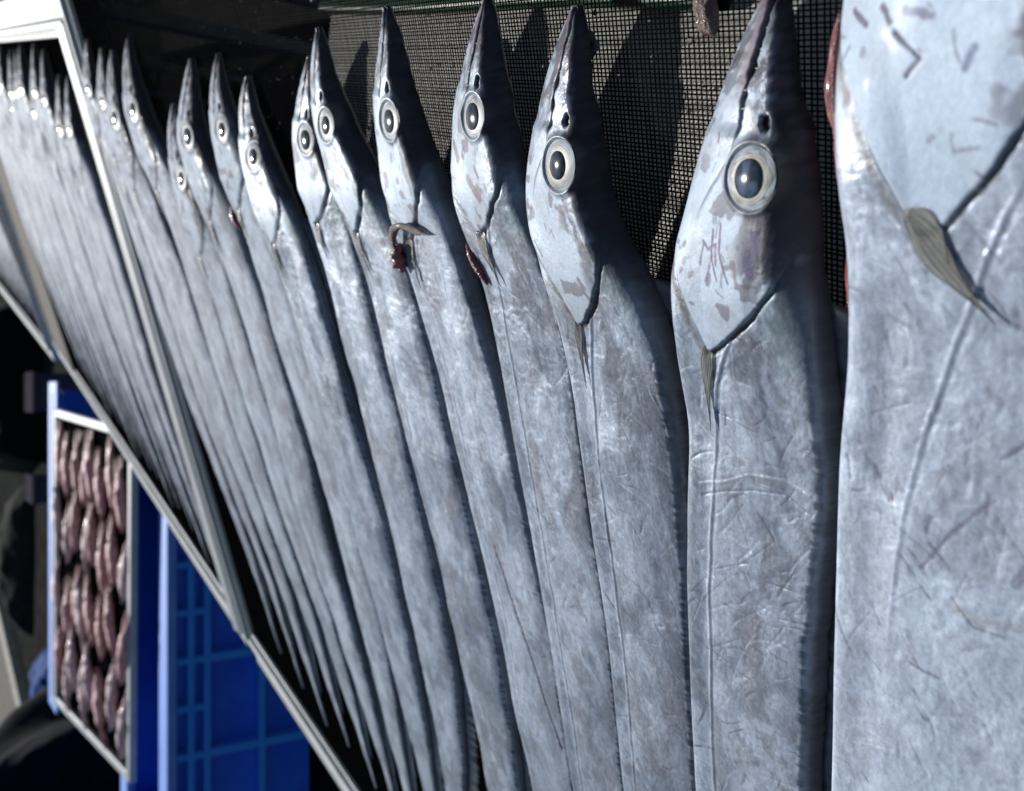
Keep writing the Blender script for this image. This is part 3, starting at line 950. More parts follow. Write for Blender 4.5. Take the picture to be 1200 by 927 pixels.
BELLY = [
    [(-0.098, .165), (-0.08, .184), (-0.05, .206), (0.0, .222), (0.039, .224), (.077, .220), (.10, .2165), (.13, .2185), (.174, .2235), (.248, .226), (.323, .228), (.36, .229)],
    [(0.017, 0.274), (0.038, 0.288), (0.067, 0.299), (0.095, 0.309), (0.118, 0.318), (0.133, 0.317), (0.169, 0.317), (0.202, 0.315), (0.23, 0.319), (0.288, 0.325), (0.362, 0.329), (0.435, 0.331)],
    [(0.019, 0.396), (0.041, 0.412), (0.065, 0.422), (0.109, 0.435), (0.138, 0.421), (0.169, 0.41), (0.202, 0.408), (0.238, 0.408), (0.302, 0.405), (0.355, 0.402), (0.488, 0.404)],
    [(0.012, 0.474), (0.032, 0.488), (0.068, 0.503), (0.112, 0.508), (0.16, 0.492), (0.195, 0.487), (0.234, 0.484), (0.279, 0.482), (0.332, 0.477), (0.417, 0.474), (0.479, 0.472), (0.541, 0.472)],
    [(0.011, 0.596), (0.062, 0.613), (0.105, 0.61), (0.161, 0.597), (0.184, 0.592), (0.218, 0.584), (0.255, 0.575), (0.298, 0.569), (0.351, 0.562), (0.368, 0.558), (0.422, 0.550), (0.5, 0.546), (0.56, 0.542), (0.6, 0.54)],
    [(0.02, 0.713), (0.053, 0.727), (0.089, 0.717), (0.125, 0.7), (0.168, 0.681), (0.2, 0.677), (0.238, 0.668), (0.288, 0.664), (0.333, 0.656), (0.391, 0.645), (0.478, 0.636), (0.554, 0.635), (0.61, 0.634), (0.679, 0.636)],
    [(0.039, 0.74), (0.066, 0.76), (0.092, 0.771), (0.132, 0.771), (0.163, 0.77), (0.216, 0.763), (0.26, 0.760), (0.306, 0.752), (0.364, 0.748), (0.404, 0.741), (0.45, 0.737), (0.549, 0.733), (0.676, 0.742), (0.79, 0.76)],
    [(0.055, 0.900), (0.075, 0.917), (0.102, 0.915), (0.124, 0.911), (0.151, 0.902), (0.177, 0.89), (0.238, 0.877), (0.277, 0.872), (0.327, 0.863), (0.399, 0.843), (0.446, 0.834), (0.493, 0.831), (0.625, 0.827), (0.715, 0.825), (0.829, 0.83)],
    [(0.036, 0.975), (0.049, 0.988), (0.077, 0.998), (0.106, 0.996), (0.154, 0.989), (0.186, 0.979), (0.241, 0.968), (0.312, 0.954), (0.362, 0.938), (0.41, 0.920), (0.52, 0.905), (0.623, 0.904), (0.723, 0.909), (0.837, 0.912)],
    [(0.04, 1.072), (0.066, 1.096), (0.104, 1.122), (0.134, 1.120), (0.176, 1.096), (0.237, 1.082), (0.273, 1.064), (0.327, 1.050), (0.387, 1.040), (0.455, 1.036), (0.547, 1.030), (0.70, 1.000), (0.82, 0.985)],
    [(0.088, 1.195), (0.109, 1.214), (0.137, 1.219), (0.164, 1.208), (0.224, 1.190), (0.306, 1.175), (0.406, 1.155), (0.55, 1.120), (0.75, 1.075)],
    [(0.016, 1.335), (0.035, 1.352), (0.065, 1.362), (0.098, 1.360), (0.133, 1.345), (0.165, 1.320), (0.215, 1.298), (0.255, 1.286), (0.36, 1.268), (0.55, 1.225), (0.75, 1.165)],
    [(0.028, 1.447), (0.049, 1.468), (0.085, 1.482), (0.122, 1.484), (0.18, 1.470), (0.24, 1.440), (0.321, 1.405), (0.5, 1.350), (0.75, 1.265)],
    [(0.025, 1.526), (0.06, 1.548), (0.098, 1.562), (0.16, 1.560), (0.25, 1.525), (0.40, 1.485), (0.6, 1.435), (0.8, 1.36)],
    [(0.012, 1.610), (0.045, 1.640), (0.080, 1.652), (0.13, 1.652), (0.25, 1.630), (0.40, 1.590), (0.6, 1.535), (0.8, 1.46)],
]
P = (0.12, 0.10, 0.17)
EXTRA = {
    0: [([(.691, .32), (.727, .414), (.752, .364)], 0.0009, (.07, .06, .09), .95, .0003), ([(.713, .601), (.738, .563)], 0.0016, (.13, .15, .25), .85, 0),
        ([(.831, .502), (.856, .496), (.847, .578)], .0008, (.22, .22, .28), .7, 0), ([(1.677, .529), (1.681, .637), (1.647, .804)], .0022, (.36, .35, .33), .4, .0002),
        ([(1.66, .52), (1.70, .60), (1.69, .70)], .0007, (.18, .16, .17), .6, .0003), ([(1.631, .397), (1.521, .503), (1.435, .614)], .0010, (.20, .19, .25), .8, .0002),
        ([(1.353, .62), (1.268, .743)], .0010, (.20, .19, .25), .8, .0002), ([(1.578, .713), (1.454, .805)], .0022, (.20, .20, .26), .75, .0002), ([(1.383, .552), (1.481, .56)], .0022, (.24, .27, .34), .6, 0),
        ([(.66, .14), (.68, .20)], .0012, (.08, .08, .12), .9, 0), ([(.655, .27), (.675, .30)], .0014, (.08, .08, .10), .9, 0), ([(.66, .36), (.668, .46)], .0016, (.14, .13, .2), .8, 0)],
    1: [([(.66, .33), (.68, .38), (.66, .44), (.72, .46)], .0009, P, .9, 0), ([(.62, .40), (.70, .42), (.76, .47)], .0009, P, .9, 0), ([(.60, .46), (.68, .48), (.76, .56)], .0008, P, .9, 0),
        ([(.67, .34), (.73, .33)], .0009, P, .9, 0), ([(.70, .42), (.77, .39)], .0009, P, .8, 0), ([(.66, .70), (.72, .72)], .0024, (.12, .10, .19), .85, 0),
        ([(.60, .74), (.65, .77)], .0020, (.12, .10, .19), .8, 0), ([(1.52, .14), (1.46, .34), (1.39, .52), (1.36, .75), (1.38, .90)], .0008, (.50, .56, .63), .5, -.0004),
        ([(1.56, .16), (1.49, .36), (1.44, .55), (1.41, .75), (1.44, .90)], .0008, (.20, .22, .28), .45, .0005)],
    2: [([(.57, .70), (.60, .73)], .0016, P, .8, 0), ([(.62, .74), (.645, .77)], .0018, P, .8, 0)],
    3: [([(.60, .18), (.66, .26)], .0030, (.17, .12, .16), .9, 0), ([(.74, .42), (.82, .55)], .0034, (.19, .14, .17), .9, 0), ([(.68, .55), (.72, .6)], .0016, (.17, .12, .16), .9, 0)],
    4: [([(2.55, .38), (2.9, .5), (3.3, .72), (3.6, .9)], .0012, (.20, .09, .08), .9, .0008)],
}
ORD = ['first', 'second', 'third', 'fourth', 'fifth', 'sixth', 'seventh', 'eighth', 'ninth', 'tenth', 'eleventh', 'twelfth', 'thirteenth', 'fourteenth', 'fifteenth']
LABELS = {
    0: 'broad pale blue-silver cutlassfish with a red gill strip and a fan-shaped fin',
    1: 'large silver cutlassfish with purple cracks scratched on its cheek below the eye',
    2: 'silver cutlassfish with plain pale cheek, between the cracked-cheek fish and the bruised-cheek fish',
    3: 'silver cutlassfish with purple-brown bruises on its cheek and a folded yellowish fin',
    4: 'silver cutlassfish with a pink-brown gut strand curled across its gill',
    5: 'silver cutlassfish next to the one with the gut strand, toward the divider',
    6: 'narrow-headed cutlassfish whose snout touches the snout of its neighbour',
}
prev = None
FISHES = []
cfg = [  # k, res, dense_to, marks, bright, T0
    (1.28, 0.00055, 0.48, 3, 0.75, 0.025), (1.0, 0.00045, 0.46, 3, 0.12, 0.023), (1.03, 0.00048, 0.50, 3, 0.10, 0.022), (0.98, 0.00065, 0.56, 2, 0.10, 0.022),
    (1.02, 0.0009, 0.60, 2, 0.25, 0.021), (1.0, 0.0010, 0.66, 1, 0.15, 0.022), (1.02, 0.0012, 0.7, 1, 0.2, 0.021), (1.05, 0.0015, 0.7, 1, 0.2, 0.023),
    (1.05, 0.0016, 0.7, 0, 0.3, 0.021), (1.2, 0.0018, 0.7, 0, 0.2, 0.022), (1.25, 0.002, 0.7, 0, 0.3, 0.020), (1.30, 0.002, 0.7, 0, 0.3, 0.021),
    (1.35, 0.0022, 0.7, 0, 0.3, 0.021), (1.1, 0.0022, 0.7, 0, 0.3, 0.021), (1.05, 0.0022, 0.7, 0, 0.3, 0.021)]
for i, pts in enumerate(BELLY):
    k, res, dt, mk, br, T0 = cfg[i]
    fin = {0: (0.032, 0.80, 0.95), 1: (0.040, -0.04, .65), 2: (0.036, 0.02, .55), 3: (0.034, 0.45, 1.0), 4: (0.034, 0.2, .9), 5: (0.032, 0.40)}.get(i, (0.030, 0.25))
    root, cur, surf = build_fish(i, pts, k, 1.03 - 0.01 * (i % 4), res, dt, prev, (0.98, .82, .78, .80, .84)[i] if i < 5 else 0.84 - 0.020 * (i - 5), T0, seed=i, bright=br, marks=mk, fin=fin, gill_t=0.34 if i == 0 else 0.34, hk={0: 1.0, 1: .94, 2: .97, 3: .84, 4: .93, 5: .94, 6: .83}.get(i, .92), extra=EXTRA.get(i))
    tag(root, LABELS.get(i, 'dark-backed silver cutlassfish, %s counted from the white divider bar' % ORD[len(BELLY) - 1 - i]), 'fish', 'cutlassfish on the big-fish rack')
    FISHES.append((root, surf, k))
    prev = cur

# fang-like teeth along the mouth of the near fish
bm = bmesh.new()
bmesh.ops.create_cone(bm, cap_ends=True, segments=6, radius1=0.00045, radius2=0.00006, depth=0.0026)
tooth_me = bm_mesh('tooth', bm, M['tooth'], True)
for i_ in (1, 2, 3, 4):
    root, surf, k = FISHES[i_]
    for q_ in range(6):
        x_ = 0.05 + 0.045 * q_
        p_ = surf(HL * x_, 0.655 - 0.42 * x_, 0.0004)
        link('tooth', tooth_me, root, Matrix.Translation(p_) @ Matrix.Rotation(1.25 + .2 * math.sin(q_ * 3), 4, 'Y'))

# soft parts showing on single fish
root, surf, k = FISHES[0]
a = np.linspace(0, 1, 30)
ln = [(0.0005 + 0.0030 * math.sin(x * 3.0), 0.112 + 0.100 * x, 0.007 + .001 * math.sin(x * 19)) for x in a]
b0 = surf(0.03, 0.0)
ln = [(surf(0.125 + 0.085 * x, 0.0).x + 0.0080 + 0.0010 * math.sin(x * 9), 0.125 + 0.10 * x, 0.015 + .0015 * math.sin(x * 7)) for x in a]
link('gill_strip', tube_mesh('gill_strip', ln, 0.0009 + 0.0034 * np.sin(a * np.pi) ** .7 * (0.75 + .5 * vnoise(a * 14, a * 0, 5)), M['flesh']), root)
root, surf, k = FISHES[4]
ctl = [surf(0.155, 0.05, 0.002), surf(0.148, 0.08, .004), surf(0.138, 0.16, 0.005), surf(0.130, 0.28, .005), surf(0.126, 0.45, .0045), surf(0.128, 0.62, .004), surf(.129, .78, .003)]
cp = np.array([tuple(c) for c in ctl])
tt = np.linspace(0, len(cp) - 1, 48)
cl = np.stack([np.interp(tt, np.arange(len(cp)), cp[:, j]) for j in range(3)], 1)
for j in range(3):
    cl[:, j] = smooth1(cl[:, j], 7)
link('gut_strand', tube_mesh('gut_strand', cl, (0.0024 + 0.0010 * np.sin(np.linspace(0, 16, 48)) * np.linspace(1, 0.2, 48)) * np.clip(np.sin(np.linspace(0.02, np.pi - .02, 48)) * 2.2, .05, 1), M['gut']), root)
link('gut_lump', tube_mesh('gut_lump', cl[:20] + np.array((-.003, .006, .0)) + 0.0015 * np.sin(np.linspace(0, 21, 20))[:, None], 0.0008 + 0.0034 * np.sin(np.linspace(0, np.pi, 20)), M['flesh']), root)
for i_, sc_ in ((3, .6), (8, 1.4)):
    root, surf, k = FISHES[i_]
    ctl = np.array([tuple(surf(HL * k * (0.90 + .16 * x), 0.03 + .12 * x, 0.0010)) for x in np.linspace(0, 1, 14)])
    link('gill_flesh', tube_mesh('gill_flesh', ctl, sc_ * (0.0006 + 0.0038 * np.sin(np.linspace(0, np.pi, 14))), M['flesh']), root)

# ---------------- fish of the second rack: three bodies, copied
def simple_fish(seed, k):
    pts = [(0, 0), (.03 * k, .016 * k), (.07 * k, .026 * k), (.11 * k, .028 * k), (.16 * k, .018 * k), (.25, .006), (.5, -.004 + .006 * seed), (.9, -.01)]
    r, c, s_ = build_fish(0, pts, k, 1.0, 0.004, 0.9, None, 0.66, 0.025, seed=40 + seed, bright=.35, marks=0, fin=(0.03, .2))
    return r


def copy_tree(o, parent=None):
    c = o.copy()
    col.objects.link(c)
    c.parent = parent
    for ch in list(o.children):
        copy_tree(ch, c)
    return c


rnd = random.Random(5)
protos = [simple_fish(j, kk) for j, kk in enumerate((1.22, 1.3, 1.25))]
used = [False] * 3


def place_fish(frame, v, u, j, label, group, rot=0.0):
    o = protos[j] if not used[j] else copy_tree(protos[j])
    used[j] = True
    o.matrix_world = frame @ Matrix.Translation((v, u, 0.0)) @ Matrix.Rotation(rot, 4, 'Z')
    tag(o, label, 'fish', group)


v = 0.135
n = 0
while v < 1.74:
    place_fish(R2F, v, rnd.choice((0.012, 0.022, 0.035, 0.05, 0.065)), n % 3, ('slim silver cutlassfish, %s beyond the white divider bar' % ORD[n]) if n < 6 else 'slim silver cutlassfish packed beyond the first six past the white divider bar', 'slim fish on the second rack', rnd.uniform(-.012, .012) + .035)
    v += rnd.uniform(0.090, 0.104)
    n += 1

# ---------------- third rack, turned a little, beyond a brown beam
c3 = at_z((64, 418), H - 0.655)
yaw = math.radians(2.5)
R3 = Matrix.Rotation(yaw, 4, 'Z').to_3x3() @ RACK.to_3x3()
R3F = Matrix.Translation(c3) @ R3.to_4x4() @ Matrix.Translation((0.03, -1.14, 0))
make_rack('drying_rack', 'far white aluminium rack with silver fish beyond the brown plank', R3F, 2.40, 0.0, 1.105, net=NET1)
v = 0.13
while v < 1.95:
    place_fish(R3F, v, rnd.uniform(0.02, 0.06), n % 3, 'silver cutlassfish on the far rack beyond the brown plank', 'fish on the far rack', rnd.uniform(-.01, .01) + .03)
    v += rnd.uniform(0.092, 0.104)
    n += 1
bf = R2F @ Matrix.Translation((1.86, 0, 0.001))
tag(link('wooden_plank', box_mesh('wooden_plank', (0.0, 0.012, 0.0), (0.46, 1.085, 0.012), M['brown_wood'], 0.003), mat=bf), 'brown wooden plank lying across the empty end of the slim-fish rack', 'plank')

# ------------------------------------------------------------------ squid tray on blue crates
A = at_y((156, 918), 3.33)
B = at_y((66, 762), 4.16)
Cc = at_y((66, 436), 4.08)
Dd = A + (Cc - B)
e1 = (Cc - B).normalized()
e2 = (B - A)
e2 = (e2 - e1 * e2.dot(e1))
dep = e2.length
e2.normalize()
e3 = e1.cross(e2)
wid = (Cc - B).length * 1.06
TF = Matrix(((e1.x, e2.x, e3.x, A.x), (e1.y, e2.y, e3.y, A.y), (e1.z, e2.z, e3.z, A.z), (0, 0, 0, 1)))
tray = empty('squid_tray', TF)
tag(tray, 'white framed tray of pinkish squid resting on blue bins', 'tray')
fw = 0.030
for lo, hi in (((0, 0, -0.012), (wid, fw, 0.012)), ((0, dep - fw, -0.012), (wid, dep, 0.012)), ((0, fw + .001, -0.011), (fw, dep - fw - .001, 0.011)), ((wid - fw, fw + .001, -0.011), (wid, dep - fw - .001, 0.011))):
    link('rail', box_mesh('rail', lo, hi, M['white_metal'], 0.004), tray)
link('net_floor', box_mesh('net_floor', (fw * .6, fw * .6, -0.009), (wid - fw * .6, dep - fw * .6, -0.004), M['net'], 0.001), tray)


def squid_mesh(seed, mat):
    rng = np.random.default_rng(70 + seed)
    n, sg = 26, 14
    x = np.linspace(0, 1, n)
    L = 0.17
    r = 0.028 * np.clip(np.sin(np.clip(x * 1.25, 0, 1) * np.pi * .5), 0, 1) ** .8 * np.interp(x, [0, .75, .8, .9, 1], [1, .95, .72, .74, .35])
    th = np.linspace(0, 2 * np.pi, sg, endpoint=False)
    wig = 0.006 * np.sin(x * 3 + seed * 2)
    wob = 1 + 0.5 * (np.array([[vnoise(np.array(a * 7.0), np.array(b * 1.3), 90 + seed) for b in range(sg)] for a in x]) - .5)
    V = np.stack([np.broadcast_to((x * L)[:, None], (n, sg)), wig[:, None] + r[:, None] * np.cos(th) * wob, np.maximum(r[:, None] * np.sin(th) * .62 * wob + .014, .0005)], -1).reshape(-1, 3)
    ids = np.arange(n * sg).reshape(n, sg)
    Q = [np.stack([ids[:-1], np.roll(ids, -1, 1)[:-1], np.roll(ids, -1, 1)[1:], ids[1:]], -1).reshape(-1, 4)]
    Vs = [V]
    off = len(V)
    # tail fins: two triangular flaps
    for sgn in (-1, 1):
        px = np.array([0.0, .03, .06, .085])
        out = np.array([.004, .030, .030, .010])
        a = np.stack([px, sgn * px * 0 + sgn * .004, np.full(4, .020)], 1)
        b = np.stack([px + .006, sgn * out, np.full(4, .012)], 1)
        top = np.concatenate([a, b])
        Vs += [top, top - np.array((0, 0, .003))]
        q = []
        for i in range(3):
            q.append((off + i, off + i + 1, off + 4 + i + 1, off + 4 + i))
            q.append((off + 8 + i, off + 12 + i, off + 13 + i, off + 9 + i))
            q.append((off + 4 + i, off + 5 + i, off + 13 + i, off + 12 + i))
        Q.append(np.array(q))
        off += 16
    # arms
    for a_ in range(6):
        pts_n = 9
        y0 = (a_ - 2.5) * .006
        tx = np.linspace(0, 1, pts_n)
        cx = L * .97 + tx * rng.uniform(.045, .07)
        cy = y0 + wig[-1] + tx * y0 * rng.uniform(-1.2, 1.2) + .004 * np.sin(tx * 5 + a_)
        cz = .012 + .006 * (a_ % 2) - .006 * tx
        rr = .0042 * (1 - tx * .8)
        t5 = np.linspace(0, 2 * np.pi, 5, endpoint=False)
        v5 = np.stack([np.broadcast_to(cx[:, None], (pts_n, 5)), cy[:, None] + rr[:, None] * np.cos(t5), cz[:, None] + rr[:, None] * np.sin(t5)], -1).reshape(-1, 3)
        i5 = np.arange(pts_n * 5).reshape(pts_n, 5) + off
        Q.append(np.stack([i5[:-1], np.roll(i5, -1, 1)[:-1], np.roll(i5, -1, 1)[1:], i5[1:]], -1).reshape(-1, 4))
        Vs.append(v5)
        off += len(v5)
    return np_mesh('squid', np.concatenate(Vs), np.concatenate(Q), material=mat)


SQ = [squid_mesh(j, M['squid'] if j % 3 else M['squid_pale']) for j in range(5)]
nrow, ncol_ = 4, 8
for c in range(ncol_):
    for r_ in range(nrow):
        y = fw + 0.045 + (dep - 2 * fw - 0.09) * c / (ncol_ - 1) + rnd.uniform(-.012, .012)
        x = 0.05 + (wid - 0.31) * (r_ + (0.22 if c % 2 else 0)) / (nrow - 0.75) + rnd.uniform(-.02, .02)
        if x > wid - 0.29:
            x = wid - 0.29
        o = link('squid', SQ[rnd.randrange(5)], mat=TF @ Matrix.Translation((x, y, -0.0035 + 0.0015 * ((r_ + c) % 2))) @ Matrix.Rotation(rnd.uniform(-.3, .3), 4, 'Z') @ Matrix.Translation((0.12, 0, 0)) @ Matrix.Rotation(math.pi if rnd.random() < .35 else 0, 4, 'Z') @ Matrix.Translation((-0.12, 0, 0)) @ Matrix.Scale(rnd.uniform(1.0, 1.2), 4))
        tag(o, 'glossy pinkish squid lying in the white framed tray', 'squid', 'squid in the tray')


def crate(name, label, x0, x1, y0, y1, top, rim_mat, yaw=0.0, ribs=True, rh=0.030):
    r = empty(name, Matrix.Translation(((x0 + x1) / 2, (y0 + y1) / 2, 0)) @ Matrix.Rotation(yaw, 4, 'Z'))
    tag(r, label, 'bin', 'blue plastic bins under the squid tray')
    hx, hy = (x1 - x0) / 2, (y1 - y0) / 2
    t = 0.012
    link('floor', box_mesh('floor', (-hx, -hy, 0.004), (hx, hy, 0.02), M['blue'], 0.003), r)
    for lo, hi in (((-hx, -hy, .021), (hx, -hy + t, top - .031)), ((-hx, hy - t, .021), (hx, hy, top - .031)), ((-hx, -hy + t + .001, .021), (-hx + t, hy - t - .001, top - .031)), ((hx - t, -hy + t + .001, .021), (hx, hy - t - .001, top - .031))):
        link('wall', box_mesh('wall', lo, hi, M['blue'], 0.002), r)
    o = 0.060 if ribs else 0.035
    bmr = bmesh.new()
    for lo, hi in (((-hx - o, -hy - o, top - rh), (hx + o, -hy + t + .03, top)), ((-hx - o, hy - t - .03, top - rh), (hx + o, hy + o, top)), ((-hx - o, -hy + t + .031, top - rh), (-hx + t, hy - t - .031, top)), ((hx - t, -hy + t + .031, top - rh), (hx + o, hy - t - .031, top))):
        bm_box(bmr, lo, hi, 0.004)
    link('rim', bm_mesh('rim', bmr, rim_mat), r)
    if ribs:
        yf = -hy
        for z in (top - 0.075, top - 0.125, top - 0.30):
            link('rib', box_mesh('rib', (-hx, yf - 0.055, z - 0.010), (hx, yf - 0.0005, z + 0.010), M['rib_lit_blue'], 0.002), r)
        nrib = 9
        for i in range(nrib):
            x = -hx + 0.005 + (2 * hx - 0.01) * i / (nrib - 1)
            link('rib', box_mesh('rib', (x - 0.005, yf - 0.057, top - 0.129), (x + 0.005, yf - 0.0558, top - 0.0305), M['rib_lit_blue'], 0.0004), r)
            link('rib', box_mesh('rib', (x - 0.010, yf - 0.0545, top - 0.129), (x + 0.010, yf - 0.0006, top - 0.0306), M['rib_lit_blue'], 0.001), r)
        for i in range(5):
            x = -hx + 0.006 + (2 * hx - 0.012) * i / 4
            link('rib', box_mesh('rib', (x - 0.012, yf - 0.0542, 0.022), (x + 0.012, yf - 0.0007, top - 0.131), M['rib_lit_blue'], 0.001), r)
    return r


rimz = at_y((190, 780), 3.16).z
crate('storage_bin', 'ribbed blue plastic bin with rim painted as sunlit in front of the squid tray', -1.42, -0.22, 3.16, 3.70, rimz, M['sunlit_blue'])
rimb = at_y((60, 600), 4.22).z
crate('storage_bin', 'narrow blue plastic bin behind the squid tray, only its rim showing', -1.20, 0.02, 4.205, 4.32, rimb - .01, M['sunlit_blue'], ribs=False, rh=0.014)

# ------------------------------------------------------------------ dark things on the ground beyond
p = at_z((20, 640), 0.004)
bm = bmesh.new()
g0 = [at_z(q_, 0.004) for q_ in ((62, 330), (62, 980), (-60, 980), (-60, 200))]
mm = bpy.data.meshes.new('dark_road')
ys = [(-9, 5.2), (4, 5.2), (6, 13.5), (-9, 13.5)]
mm.from_pydata([(x, y, 0.004) for x, y in ys], [], [(0, 1, 2, 3)])
tag(link('road', mm, material=M['dark_ground']), kind='structure')


def crumple(name, label, cat, c, size, mat, seed, group=None):
    n = 34
    g = np.linspace(-1, 1, n)
    X_, Y_ = np.meshgrid(g, g, indexing='ij')
    rr = np.sqrt(X_ ** 2 + Y_ ** 2)
    th = np.arctan2(Y_, X_)
    f = np.clip(1 - (np.maximum(abs(X_), abs(Y_))) ** 2.2, 0, 1) ** .6
    z = size[2] * f * (0.55 + .9 * fbm(X_ * 2 + 7, Y_ * 2 + 7, seed, 4)) + .05 * size[2] * np.abs(np.sin(9 * fbm(X_ + 3, Y_ + 3, seed + 2, 3) * 4)) * f
    V = np.stack([X_ * size[0] * (1 + .12 * np.sin(th * 3 + seed)), Y_ * size[1] * (1 + .12 * np.cos(th * 2 + seed)), z + .003], -1).reshape(-1, 3)
    ids = np.arange(n * n).reshape(n, n)
    q = np.stack([ids[:-1, :-1], ids[1:, :-1], ids[1:, 1:], ids[:-1, 1:]], -1).reshape(-1, 4)
    rim = np.concatenate([ids[0, :], ids[1:, -1], ids[-1, ::-1][1:], ids[::-1, 0][1:]])
    me = np_mesh(name, V, q, material=mat)
    o = link(name, me, mat=Matrix.Translation(c))
    return tag(o, label, cat, group)


pn = at_z((62, 905), 0.0)
crumple('tarp', 'dark navy tarp heaped high on the ground beside the squid tray', 'tarp', (-2.95, 6.7, 0), (1.0, 0.75, 0.95), M['navy'], 4)
crumple('tarp', 'black heap added for deep shade on the road behind the mauve-grey boxes', 'tarp', (0.1, 9.9, 0.004), (0.75, 0.9, 0.62), M['black'], 6)  # heap added to stand in for black shade below the far rack
crumple('plastic_sheet', 'crumpled blue plastic sheet on the road at the foot of the navy tarp', 'sheet', at_z((62, 808), 0.004), (0.30, 0.30, 0.14), M['blue_sheet'], 9)
crumple('plastic_sheet', 'blue plastic sheet heaped by the corner of the squid tray', 'sheet', at_z((112, 935), 0.10), (0.28, 0.30, 0.22), M['blue_sheet'], 12)
k0, k1 = at_z((2, 690), 0.0), at_z((32, 812), 0.0)
d = (k1 - k0)
ang = math.atan2(d.y, d.x)
tag(link('kerb', box_mesh('kerb', (-0.4, -0.09, 0.0), (d.length + 0.6, 0.09, 0.10), M['stone'], 0.012), mat=Matrix.Translation(k0) @ Matrix.Rotation(ang, 4, 'Z')), 'pale stone kerb along the dark road behind the tray', 'kerb')

tag(link('pavement', box_mesh('pavement', (-0.4, -3.2, 0.0), (d.length + 0.6, -0.091, 0.092), M['paving'], 0.004), mat=Matrix.Translation(k0) @ Matrix.Rotation(ang, 4, 'Z')), kind='structure')
crumple('tarp', 'olive-black tarp heaped on the road beyond the squid tray', 'tarp', at_z((30, 650), 0.004), (0.60, 0.5, 0.22), M['rubber'], 15)
for (px, py0, py1, Y_, lab) in ((48, 437, 482, 5.6, 'mauve-grey plastic box under the corner of the far rack'), (47, 560, 590, 5.9, 'small mauve-grey plastic box beside the olive-black tarp')):
    pa, pb = at_y((px, py0), Y_), at_y((px, py1), Y_)
    x0, x1 = sorted((pa.x, pb.x))
    zt = at_y((38, py0), Y_).z
    r = empty('plastic_box', Matrix.Translation(((x0 + x1) / 2, Y_, 0)))
    tag(r, lab, 'box', 'mauve-grey boxes')
    hw = (x1 - x0) / 2
    link('body', box_mesh('body', (-hw, 0, 0.004), (hw, 0.3, zt - 0.03), M['mauve'], 0.008), r)
    link('lid', box_mesh('lid', (-hw - .008, -.008, zt - 0.0295), (hw + .008, 0.308, zt), M['mauve'], 0.006), r)

# ------------------------------------------------------------------ scraps and wet on the net
def scrap(name, label, cat, px, size, mat, seed, rot=0.0, h0=0.0005):
    n = 15
    g = np.linspace(-1, 1, n)
    X_, Y_ = np.meshgrid(g, g, indexing='ij')
    th = np.arctan2(Y_, X_)
    rad = np.maximum(abs(X_), abs(Y_))
    ed = 1 + .35 * (vnoise(np.cos(th) * 2 + 5, np.sin(th) * 2 + 5, seed) - .5)
    z = size[2] * np.clip(1 - rad ** 2.5, 0, 1) ** .5 * (0.5 + fbm(X_ * 2 + 4, Y_ * 2 + 4, seed, 3))
    V = np.stack([np.cos(th) * rad * ed * size[0], np.sin(th) * rad * ed * size[1], z], -1).reshape(-1, 3)
    ids = np.arange(n * n).reshape(n, n)
    q = np.stack([ids[:-1, :-1], ids[1:, :-1], ids[1:, 1:], ids[:-1, 1:]], -1).reshape(-1, 4)
    me = np_mesh(name, V, q, material=mat)
    r = WM @ np.array((px[0] - 600, px[1] - 463.5, 1160.0))
    r = Vector(r)
    tpar = -DIST / r.dot(Nw)
    pw = r * tpar + Vector((0, 0, H))
    loc = RACK.inverted() @ pw
    o = link(name, me, mat=RACK @ Matrix.Translation((loc.x, loc.y, h0)) @ Matrix.Rotation(rot, 4, 'Z'))
    return tag(o, label, cat)


scrap('fish_scrap', 'purple scrap of fish gut on the net beside the cracked-cheek fish snout', 'scrap', (831, 14), (0.006, 0.011, 0.004), M['gut'], 3, 0.3)
scrap('fish_scrap', 'rounded dark grey scrap stuck beside a fish snout on the net', 'scrap', (690, 52), (0.008, 0.006, 0.003), M['slime'], 5)
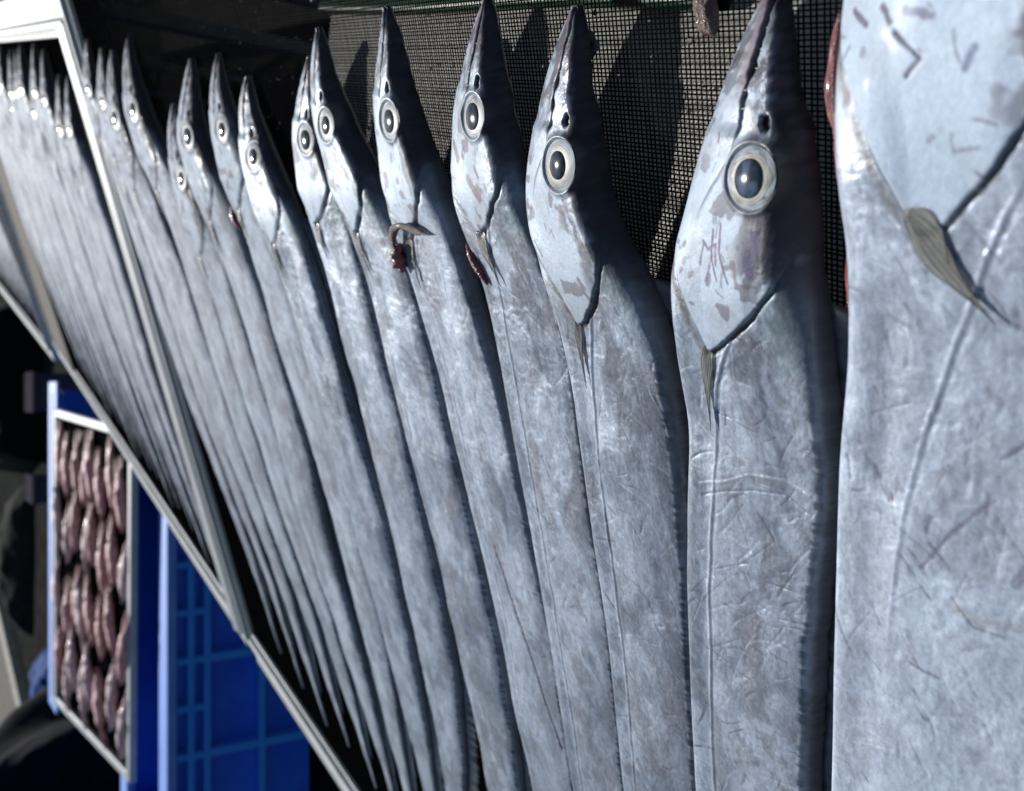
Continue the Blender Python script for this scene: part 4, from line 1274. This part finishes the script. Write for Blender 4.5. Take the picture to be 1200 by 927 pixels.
# pale board under the head end of the rack, seen through the net
ex_ = Vector((Lw.y, -Lw.x, 0)).normalized()
BM = Matrix(((ex_.x, Lw.x, 0, 0), (ex_.y, Lw.y, 0, 0), (0, 0, 1, 0), (0, 0, 0, 1)))
bd = empty('trestle_table', BM)
tag(bd, 'pale board table under the net at the head end of the rack', 'table')
zt = H - 0.362
link('table_top', box_mesh('table_top', (-0.085, 0.02, zt - 0.02), (0.50, 0.93, zt), M['board'], 0.003), bd)
for x in (-0.05, 0.46):
    for y in (0.06, 0.89):
        link('leg', box_mesh('leg', (x - .02, y - .02, 0.0), (x + .02, y + .02, zt - 0.0205), M['brown_wood'], 0.002), bd)

pts_h = [at_z((q_, 7 - 0.028 * (q_ - 430) + 3 * math.sin(q_ / 60)), zt + 0.0065) for q_ in range(380, 860, 12)]
tag(link('garden_hose', tube_mesh('garden_hose', [tuple(p_) for p_ in pts_h], 0.006, M['green'], 12)), 'dark green hose lying on the pale board under the net', 'hose')

# water beads caught in the net
rng = np.random.default_rng(8)
Vs, Qs = [], []
th = np.linspace(0, 2 * np.pi, 8, endpoint=False)
for i in range(260):
    c = np.array((rng.uniform(0.25, 1.65), rng.uniform(-0.03, 0.13) + (0.9 if i > 200 else 0), 0.0))
    r_ = rng.uniform(0.0006, 0.0019)
    pr_ = [(1.0, 0.0), (0.85, 0.5), (0.45, 0.8), (0.08, 0.9)]
    ring_ = np.concatenate([np.stack([c[0] + r_ * a_ * np.cos(th), c[1] + r_ * a_ * np.sin(th), np.full(8, -0.0006 + r_ * b_)], 1) for a_, b_ in pr_])
    ids = np.arange(32).reshape(4, 8) + 32 * i
    Vs.append(ring_)
    Qs.append(np.stack([ids[:-1], np.roll(ids, -1, 1)[:-1], np.roll(ids, -1, 1)[1:], ids[1:]], -1).reshape(-1, 4))
wm, wnt, wb = nodes_of('water_bead')
wb.inputs['Base Color'].default_value = (0.95, 0.97, 1.0, 1)
wb.inputs['Transmission Weight'].default_value = 1.0
wb.inputs['Roughness'].default_value = 0.04
wb.inputs['IOR'].default_value = 1.33
tag(link('water_beads', np_mesh('water_beads', np.concatenate(Vs), np.concatenate(Qs), material=wm), mat=RACK), 'water beads scattered over the black net', 'water', kind='stuff')
